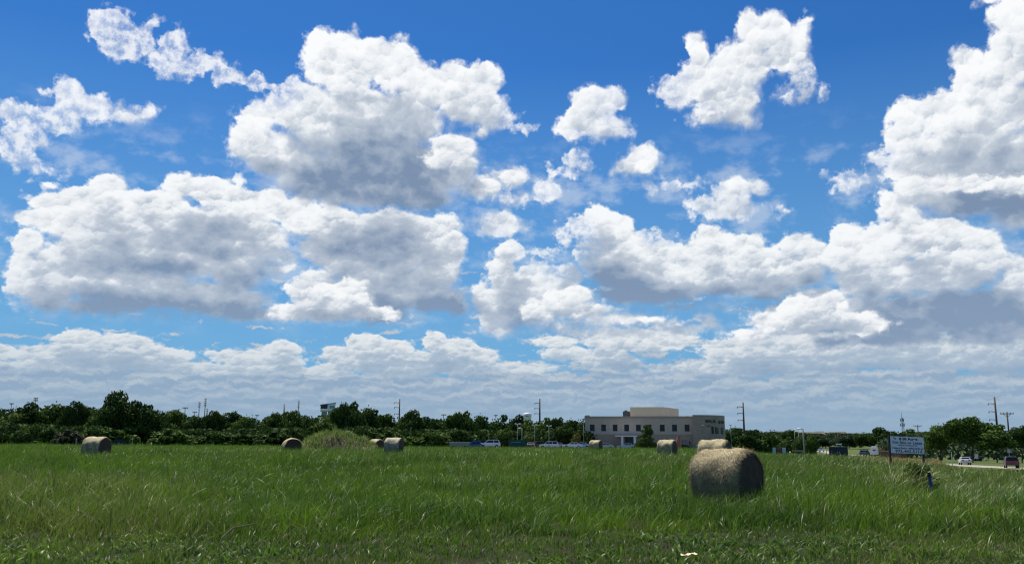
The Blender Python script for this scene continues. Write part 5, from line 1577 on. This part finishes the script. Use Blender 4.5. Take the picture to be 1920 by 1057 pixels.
# ------------------------------------------------------------------ utility boxes, posts and signs
M_PBLUE = pmat('pale_blue_metal', (0.38, 0.50, 0.60), 0.5, 0.08)
M_DBOX = pmat('dark_green_metal', (0.022, 0.032, 0.034), 0.5, 0.2)
M_ROOFED = pmat('rusty_panel', (0.16, 0.075, 0.04), 0.8, 0.3, 3.0)
def simple_q(px, py, d, g): return ((px - PXC) * d / FPX, at(px, py, d).z - g.z)
o, g = stand('equipment_cabinet', 1461, 122, 'pale blue twin cabinet with a rust-brown middle panel', 'cabinet')
PXC = 1461
zt = hgt(1461, 838.6, 122, g); k = 122 / FPX
for a, c, m, nm in ((-12, -6.4, M_PBLUE, 'blue_cabinet'), (5.2, 11.6, M_PBLUE, 'blue_cabinet')):
    b = MB(); b.box(a * k, c * k, 0, .6, 0, zt); co = b.build(nm, m, o, bevel=.02)
    d_ = MB(); d_.box(a * k + .05, c * k - .05, -.02, -.002, .1, zt - .08); d_.build('door', m, co)
b = MB(); b.box(-6.3 * k, 5.1 * k, .1, .5, 0, zt - .01); b.build('middle_panel', M_ROOFED, o)
b = MB(); b.box(-6.3 * k, 5.1 * k, .02, .098, zt - .3, zt - .02); b.build('header', M_ROOFED, o)
o, g = stand('dark_lean_to', 1496, 128, 'low flat-roofed dark box beside the bent street lamp', 'shed')
k = 128 / FPX; zt = hgt(1496, 844.3, 128, g)
b = MB(); b.box(-8 * k, 8 * k, 0, 1.4, 0, zt - .08); b.build('body', M_DBOX, o)
b = MB(); b.box(-9.2 * k, 9 * k, -.12, 1.5, zt - .078, zt); b.build('roof', M_POLE, o)
o, g = stand('wooden_stump', 1507.0, 126, 'short square timber post at the foot of the bent street lamp', 'post')
b = MB(); b.box(-2.4 * .0758, 2.4 * .0758, 0, .35, 0, hgt(1507, 847, 126, g)); b.build('post', pmat('pale_timber', (.30, .22, .17), .9, .15), o); 
b = MB(); b.box(-.2, .2, -.02, .37, hgt(1507, 847, 126, g) + .002, hgt(1507, 847, 126, g) + .03); b.build('cap', M_WOOD, o)
o, g = stand('white_marker', 1481, 120, 'small round-topped white marker right of the pale blue cabinet', 'marker post')
b = MB(); zt = hgt(1481, 846.5, 120, g); b.lathe([(.09, 0), (.09, zt - .12), (.13, zt - .1), (.12, zt), (.01, zt + .04)], 12); b.build('post', M_WHITE, o, smooth=True)
o, g = stand('utility_box', 1571.5, 91, 'big dark green utility box standing in the grass', 'utility box')
k = 91 / FPX; zt = hgt(1571, 836.8, 91, g)
b = MB(); b.box(-16 * k, 16.5 * k, 0, 1.3, -.1, zt - .09); b.build('housing', M_DBOX, o, bevel=.015)
b = MB(); b.box(-17.4 * k, 17.4 * k, -.07, 1.4, zt - .088, zt); b.build('lid', pmat('faded_lid', (.075, .09, .09), .6), o, bevel=.01)
for s in (-1, 1):
    b = MB(); b.box(min(s * .02, s * .8), max(s * .02, s * .8), -.02, -.002, .05, zt - .16); dd = b.build('door', M_DBOX, o)
    h = MB(); h.box(s * .1 - .02, s * .1 + .02, -.05, -.022, zt * .45, zt * .6); h.build('handle', M_STEEL, dd)
b = MB(); b.box(-16 * k - .03, -16 * k - .002, .1, .4, .0, zt - .2); b.build('side_panel', M_STEEL, o)

def sign_post(name, px, d, label, cat, builder):
    o, g = stand(name, px, d, label, cat); builder(o, g); return o
def yel(o, g):
    zc = hgt(1649.3, 840.7, 205, g); r = 3.6 * 205 / FPX
    b = MB(); b.tube((0, .03, -.2), (0, .03, zc), .05, n=6); b.build('post', M_STEEL, o)
    b = MB(); b.prism([(-r, zc), (0, zc - r), (r, zc), (0, zc + r)], -.03, .0); b.build('panel', pmat('yellow_sign', (.72, .36, .02), .5), o)
    b = MB(); b.prism([(-.06, zc - .25), (.06, zc - .25), (.06, zc + .22), (-.06, zc + .22)], -.036, -.031); b.build('symbol', M_FRAME, o)
sign_post('warning_sign', 1649.3, 205, 'yellow diamond warning sign left of the for sale sign', 'road sign', yel)
def sq(o, g):
    z0, z1 = hgt(1891, 848, 150, g), hgt(1891, 841.8, 150, g); w = 2.8 * 150 / FPX
    b = MB(); b.tube((0, .03, -.2), (0, .03, z1), .04, n=6); b.build('post', M_STEEL, o)
    b = MB(); b.box(-w, w, -.02, 0, z0, z1); b.build('panel', M_STEEL, o)
sign_post('road_sign', 1891, 150, 'square grey back of a road sign above the maroon off-roader', 'road sign', sq)
def whs(o, g):
    z0, z1 = hgt(1573, 833.2, 420, g), hgt(1573, 831.0, 420, g); w = 5.4 * 420 / FPX
    for x in (-w * .7, w * .7):
        b = MB(); b.tube((x, .1, -.2), (x, .1, z0), .12, n=6); b.build('post', M_STEEL, o)
    b = MB(); b.box(-w, w, -.06, .3, z0, z1); b.build('panel', M_WHITE, o)
sign_post('long_white_sign', 1573, 420, 'long white board in the trees above the dark utility box', 'sign', whs)
# low brick wall behind the for sale sign
o, g = stand('brick_wall', 1675, 230, 'low reddish-brown wall behind the for sale sign', 'wall')
k = 230 / FPX; zt = hgt(1675, 845.0, 230, g)
b = MB(); b.box(-22 * k, 22 * k, 0, .3, -.3, zt - .1); b.build('wall', brick_mat('red_brick', (.13, .045, .035), (.17, .06, .045), (.15, .1, .08), .3, .12), o)
b = MB(); b.box(-22.4 * k, 22.4 * k, -.05, .35, zt - .098, zt); b.build('coping', M_TRIM, o)

# roadside thin posts
def post(px, top, d, label, mat, r=.06, lean=0, group='thin posts'):
    g = ground(px, d); o = empty('post', g); h = hgt(px, top, d, g)
    b = MB(); b.tube((0, 0, -.2), (lean * h, 0, h), r, r * .9, 8); b.build('shaft', mat, o)
    b = MB(); b.tube((lean * h, 0, h), (lean * h, 0, h + r * .8), r * 1.12, r * .5, 8); b.build('cap', mat, o)
    tag(o, label, 'post', group)
M_PWOOD = pmat('pale_post', (.30, .29, .25), .9, .15)
FP = 'fence posts at the foot of the wood'
post(142, 822.5, 120, 'grey fence post left of the isolated left bale', M_PWOOD, .09, group=FP)
post(247.5, 823.5, 140, 'fence post just right of the dark pickup under the big oak', M_PWOOD, .08, group=FP)
post(283.5, 830, 128, 'brightest whitish fence post right of the big oak', M_WHITE, .08, group=FP)
post(300, 830.5, 128, 'thin brown fence post right of the whitish one', M_WOOD, .07, group=FP)
post(397, 833.5, 130, 'stubby fence post below the tall floodlight masts', M_PWOOD, .09, group=FP)
post(959, 831, 176, 'dark post right of the white estate, left one of two', M_FRAME, .06, group='dark posts by the car park')
post(939.5, 831.5, 176, 'dark post just left of the two near the green skip', M_FRAME, .06, group='dark posts by the car park')
post(1783, 848, 118, 'slim white post on the verge between the sign and the silver saloon', M_LAMP, .05)
post(1549, 842, 118, 'thin post left of the dark utility box', M_STEEL, .05)

# fence with small cars... distant rooftops on the ridge
def ridge_house(px, d, w, h, roofh, label, wallm, roofm):
    g = ground(px, d); o = empty('ridge_house', (g.x, g.y, g.z - 4.2), -math.atan2(g.x, g.y)); tag(o, label, 'house', 'houses on the far ridge')
    b = MB(); b.box(-w/2, w/2, 0, 9, -3, h); b.build('wall', wallm, o)
    b = MB(); b.add([(-w/2-.5, -.5, h), (w/2+.5, -.5, h), (w/2+.5, 9.5, h), (-w/2-.5, 9.5, h), (-w/2+2.5, 4.5, h+roofh), (w/2-2.5, 4.5, h+roofh)], [(0,1,5,4),(1,2,5),(2,3,4,5),(3,0,4),(3,2,1,0)]); b.build('roof', roofm, o)
    for x in (-w * .25, w * .2):
        b = MB(); b.box(x - .7, x + .7, -.05, -.003, 1.2, 2.6); b.build('window', M_GLASS, o)
M_HROOF = pmat('grey_shingle', (.15, .14, .125), .9, .15); M_HWALL = pmat('beige_brick', (.33, .28, .24), .9, .1)
for i, (px, d, w, lab) in enumerate([(1432, 1150, 17, 'house on the ridge left of the two tiny utility poles'), (1448, 1180, 20, 'house on the ridge behind the two tiny utility poles'), (1462, 1160, 15, 'house on the ridge left of the lone hilltop tree'),
      (1503, 1180, 18, 'house on the ridge behind the street lamps'), (1519, 1150, 20, 'long roof on the ridge just right of the street lamps'), (1538, 1190, 16, 'house on the ridge above the road bend'),
      (1552, 1160, 20, 'pale house on the ridge above the dark utility box'), (1566, 1180, 17, 'house on the ridge right of the pale one'), (1580, 1150, 15, 'last house on the ridge before the skyline woods')]):
    ridge_house(px, d, w, 3.2, 3.0 + (i % 3) * .5, lab, M_HWALL if i != 6 else M_WHITE, M_HROOF)

# ------------------------------------------------------------------ for sale sign
SD = 65.0
M_SIGNW = pmat('sign_board', (0.92, 0.89, 0.82), 0.5, 0.05, 2.0)
M_BLK = pmat('black_letters', (0.015, 0.012, 0.015), 0.6); M_NAVY = pmat('green_grey_letters', (0.05, 0.11, 0.12), 0.6)
M_MAR = pmat('maroon_letters', (0.10, 0.015, 0.04), 0.6); M_LOGO = pmat('logo_red', (0.35, 0.03, 0.08), 0.6); M_LOGOG = pmat('logo_green', (0.08, 0.22, 0.16), 0.6)
pL, pR = at(1668.2, 817, SD), at(1730, 818.8, SD + 0.9)
gS = ground(1668.2, SD)
sgn = empty('for_sale_sign', (pL.x, pL.y, gS.z), math.atan2(pR.y - pL.y, pR.x - pL.x))
tag(sgn, 'white for sale or lease board with a phone number on two dark posts', 'sign')
SW = math.hypot(pR.x - pL.x, pR.y - pL.y); SH = pL.z - at(1668.2, 848.8, SD).z; SZ = pL.z - gS.z
tilt = -0.022
b = MB(); b.box(0, SW, -.02, .02, SZ - SH, SZ); board = b.build('board', M_SIGNW, sgn); board.rotation_euler = (0, -tilt, 0); board.location = (0, 0, 0)
for x in (-.05, SW - .05):
    b = MB(); b.box(x, x + .11, .03, .14, -.4, SZ + .03); b.build('post', M_FRAME, sgn)
b = MB(); b.box(-.02, SW + .02, .025, .05, SZ - SH - .045, SZ - SH + .03); b.build('bottom_batten', M_RUST, sgn)
def text(s, cx, z, size, mat, width=None, bold=0.0, parent=None, right=False):
    cu = bpy.data.curves.new('text', 'FONT'); cu.body = s; cu.size = size; cu.align_x = 'CENTER'; cu.extrude = 0.001; cu.offset = bold
    o = bpy.data.objects.new('text', cu)
    me = bpy.data.meshes.new_from_object(o); bpy.data.objects.remove(o); bpy.data.curves.remove(cu)
    xs = [v.co.x for v in me.vertices]; wd = max(xs) - min(xs)
    ob = bpy.data.objects.new('lettering', me); me.name = 'lettering'; col.objects.link(ob); me.materials.append(mat)
    ob.parent = board; ob.location = (cx, -.0245, z); ob.rotation_euler = (R(90), 0, 0)
    if width: ob.scale = (width / wd, 1, 1)
    return ob
def sgz(f): return SZ - SH * f
text('8.58 Acres', SW * .535, sgz(.205), SH * .205, M_BLK, SW * .56, .009)
text('For Sale or Lease', SW * .50, sgz(.43), SH * .235, M_NAVY, SW * .90, .006)
text('Planned Development', SW * .50, sgz(.55), SH * .105, M_MAR, SW * .58, .003)
text('Richard Parker - Mitch Kolberg', SW * .505, sgz(.735), SH * .135, M_MAR, SW * .93, .006)
text('972-442-5114', SW * .53, sgz(.955), SH * .235, M_NAVY, SW * .81, .007)
b = MB(); b.prism([(SW*.07, sgz(.05)), (SW*.105, sgz(.05)), (SW*.10, sgz(.13)), (SW*.075, sgz(.12))], -.0245, -.0225); q_ = b.build('logo_mark', M_LOGO, board)
b = MB(); b.prism([(SW*.115, sgz(.11)), (SW*.165, sgz(.10)), (SW*.15, sgz(.18)), (SW*.125, sgz(.2))], -.0245, -.0225); b.build('logo_mark', M_LOGOG, board)

# ------------------------------------------------------------------ blue pipe, shrub, mound, litter
PD = 27.4
p0 = ground(1746.5, PD); tp_ = at(1741.5, 885, PD)
pp = empty('blue_pipe', p0); tag(pp, 'leaning dark blue pipe standing in the grass beside the leafy shrub', 'pipe')
h = tp_.z - p0.z
M_PIPE = pmat('blue_plastic', (0.022, 0.062, 0.20), 0.5, 0.1); M_PIPEC = pmat('black_plastic', (0.01, 0.012, 0.02), 0.6)
b = MB(); b.tube((0, 0, -.1), (tp_.x - p0.x, 0, h - .1), .047, .045, 14); b.build('pipe', M_PIPE, pp, smooth=False)
b = MB(); b.tube(((tp_.x - p0.x) * .93, 0, h - .13), (tp_.x - p0.x, 0, h), .055, .05, 14); b.build('cap', M_PIPEC, pp)

def leafy_shrub(px, d, w, h, label, seed, mat, dens=900):
    g = ground(px, d); o = empty('leafy_shrub', g); tag(o, label, 'shrub')
    r_ = random.Random(seed)
    lumps = [(r_.uniform(-.5, .5) * w * .7, r_.uniform(-.3, .3) * w, h * r_.uniform(.2, .75), w * .22, w * .2, h * .2) for _ in range(9)]
    V, F, T = crown_arrays(seed, lumps, 0.045, dens / 4)
    np_mesh('foliage', V, F, None, mat, o, attr={'tone': T})
    b = MB()
    for _ in range(9):
        a = r_.uniform(0, 6.28); q = r_.uniform(.1, .4) * w
        b.tube((0, 0, -.05), (q * math.cos(a), q * math.sin(a), h * r_.uniform(.5, .9)), .012, .005, 5)
    b.build('stem', M_BARK, o)
    return o
leafy_shrub(1715, 28.9, 1.2, 1.22, 'leafy green shrub among reed grass left of the blue pipe', 81, M_LEAF['light'], 1300)

def tuft(px0, px1, d0, d1, n, h0, h1, name, label, seed, wid=(.014, .03), dry=.15, lean=.7, mat=None):
    global rng
    r_ = np.random.default_rng(seed)
    px = r_.uniform(px0, px1, n); d = r_.uniform(d0, d1, n)
    x = np.array([at(a, 838, b).x for a, b in zip(px, d)])
    V, F4, F3, T, D = join([blades(x, d, gz(x, d), r_.uniform(h0, h1, n), r_.uniform(*wid, n), np.abs(r_.normal(lean, .3, n)), r_.normal(.2, 1.0, n), r_.uniform(.3, 1, n), (r_.uniform(0, 1, n) < dry) * .9, 4, .8)])
    g = np_mesh(name, V, F4, F3, mat or M_TALL, attr={'tone': T, 'dry': D}); tag(g, label, 'grass', kind='stuff')
tuft(1664, 1732, 28.0, 30.6, 800, .8, 1.45, 'reed_grass', 'tall yellow-green reed grass round the leafy shrub and blue pipe', 5, dry=.25)
tuft(1760, 1935, 22, 33, 1900, .4, .8, 'coarse_grass', 'coarse broad-bladed grass right of the blue pipe', 6, dry=.12)
tuft(1296, 1430, 20.9, 21.9, 330, .35, .62, 'bale_foot_grass', 'grass blades standing against the foot of the nearest bale', 7, (.008, .018), .08, .8)

M_DRY = grass_material('dry_orange_grass', (0.10, 0.11, 0.03), (0.16, 0.14, 0.05), (0.34, 0.21, 0.095), 0.8, 0.2)
tuft(1586, 1762, 70, 92, 5200, .26, .50, 'dry_grass', 'dry orange-tan grass round the feet of the for sale sign', 8, (.03, .055), .85, .5, M_DRY)

# mound of earth overgrown with weeds
MDIST = 97.0
mc = ground(628, MDIST)
V, F = [], []; nx, ny = 56, 30; MW, MDp = 4.1, 2.6
mh = at(628, 808.5, MDIST).z - mc.z
prof = [(565, 834), (577, 824), (590, 818), (612, 814), (628, 808.5), (645, 812), (660, 817), (676, 822), (688, 829), (700, 836)]
for j in range(ny + 1):
    for i in range(nx + 1):
        px = 556 + (704 - 556) * i / nx; tpy = float(np.interp(px, [a for a, _ in prof], [b for _, b in prof]))
        y = MDIST + (j / ny * 2 - 1) * 3.6; base = ground(px, MDIST); hh = max(0, at(px, tpy, MDIST).z - base.z)
        prof_y = max(0.0, 1 - abs(j / ny * 2 - 1) ** 2.2)
        z = gzf(base.x, y) - .08 + hh * prof_y * (1 if 0 < i < nx else 0) + .34 * mnoise.noise(Vector((px * .13, y * .9, 0))) * prof_y
        V.append((base.x, y, z))
for j in range(ny):
    for i in range(nx): F.append((j*(nx+1)+i, j*(nx+1)+i+1, (j+1)*(nx+1)+i+1, (j+1)*(nx+1)+i))
M_EARTH = pmat('bare_earth', (.16, .11, .075), .95, .2, 2.0, base2=(.06, .075, .03))
mo = mesh_obj('earth_mound', V, F, M_EARTH, smooth=True); mo['kind'] = 'structure'
r_ = np.random.default_rng(9); n = 7000
idx = r_.integers(0, len(V), n); P = np.array(V)[idx] + r_.normal(0, .12, (n, 3)) * np.array([1, 1, .2])
keep = vnoise(P[:, 0], P[:, 1] * 2 + P[:, 2] * 3, .8, 3) + (P[:, 2] - mc.z) * .3 > .45
P = P[keep]; n = len(P)
Vb = join([blades(P[:, 0], P[:, 1], P[:, 2], r_.uniform(.15, .8, n) * (0.4 + vnoise(P[:, 0], P[:, 1], 1.3, 4)), r_.uniform(.03, .08, n), np.abs(r_.normal(.6, .3, n)), r_.uniform(0, 6.28, n), r_.uniform(0, 1, n), (r_.uniform(0, 1, n) < .3) * .8, 2, .6)])
gm = np_mesh('mound_weeds', Vb[0], Vb[1], Vb[2], M_TALL, attr={'tone': Vb[3], 'dry': Vb[4]}); tag(gm, 'yellow-green weeds growing over the earth mound', 'weeds', kind='stuff')

# crumpled paper and a dry forked stick near the camera
pg = ground(1285, 12.9); pz = at(1284, 1041, 12.9).z
lit = empty('crumpled_paper', (pg.x, pg.y, pz - 0.02), .2); tag(lit, 'crumpled cream piece of paper lying in the grass at the bottom edge', 'litter')
V, F = [], []
for i in range(9):
    for j in range(5):
        x = (i / 8 - .5) * .22; y = (j / 4 - .5) * .12
        V.append((x, y, .03 + .035 * mnoise.noise(Vector((x * 18, y * 18, 3))) + .02 * (i / 8)))
for i in range(8):
    for j in range(4): F.append((i*5+j, (i+1)*5+j, (i+1)*5+j+1, i*5+j+1))
pm_ = mesh_obj('sheet', V, F, pmat('cream_paper', (.72, .58, .40), .8, .08, 6.0), lit); sm = pm_.modifiers.new('thick', 'SOLIDIFY'); sm.thickness = .004
sg_ = at(419, 1003, 13.6)
st_ = empty('dry_stick', (sg_.x, sg_.y, sg_.z), 0); tag(st_, 'pale dry forked stalk lying across the grass at lower left', 'stick')
def sp(px, py): v = at(px, py, 13.6); return (v.x - sg_.x, (px - 419) * .004, v.z - sg_.z)
b = MB(); b.tube(sp(416, 1008), sp(435, 990), .014, .012, 6); b.tube(sp(435, 990), sp(470, 983), .012, .007, 6); b.tube(sp(470, 983), sp(481, 985), .004, .002, 6); b.build('stalk', M_LOOSE, st_)
b = MB(); b.tube(sp(434, 991), sp(445, 980), .006, .003, 6); b.build('branch', M_LOOSE, st_)
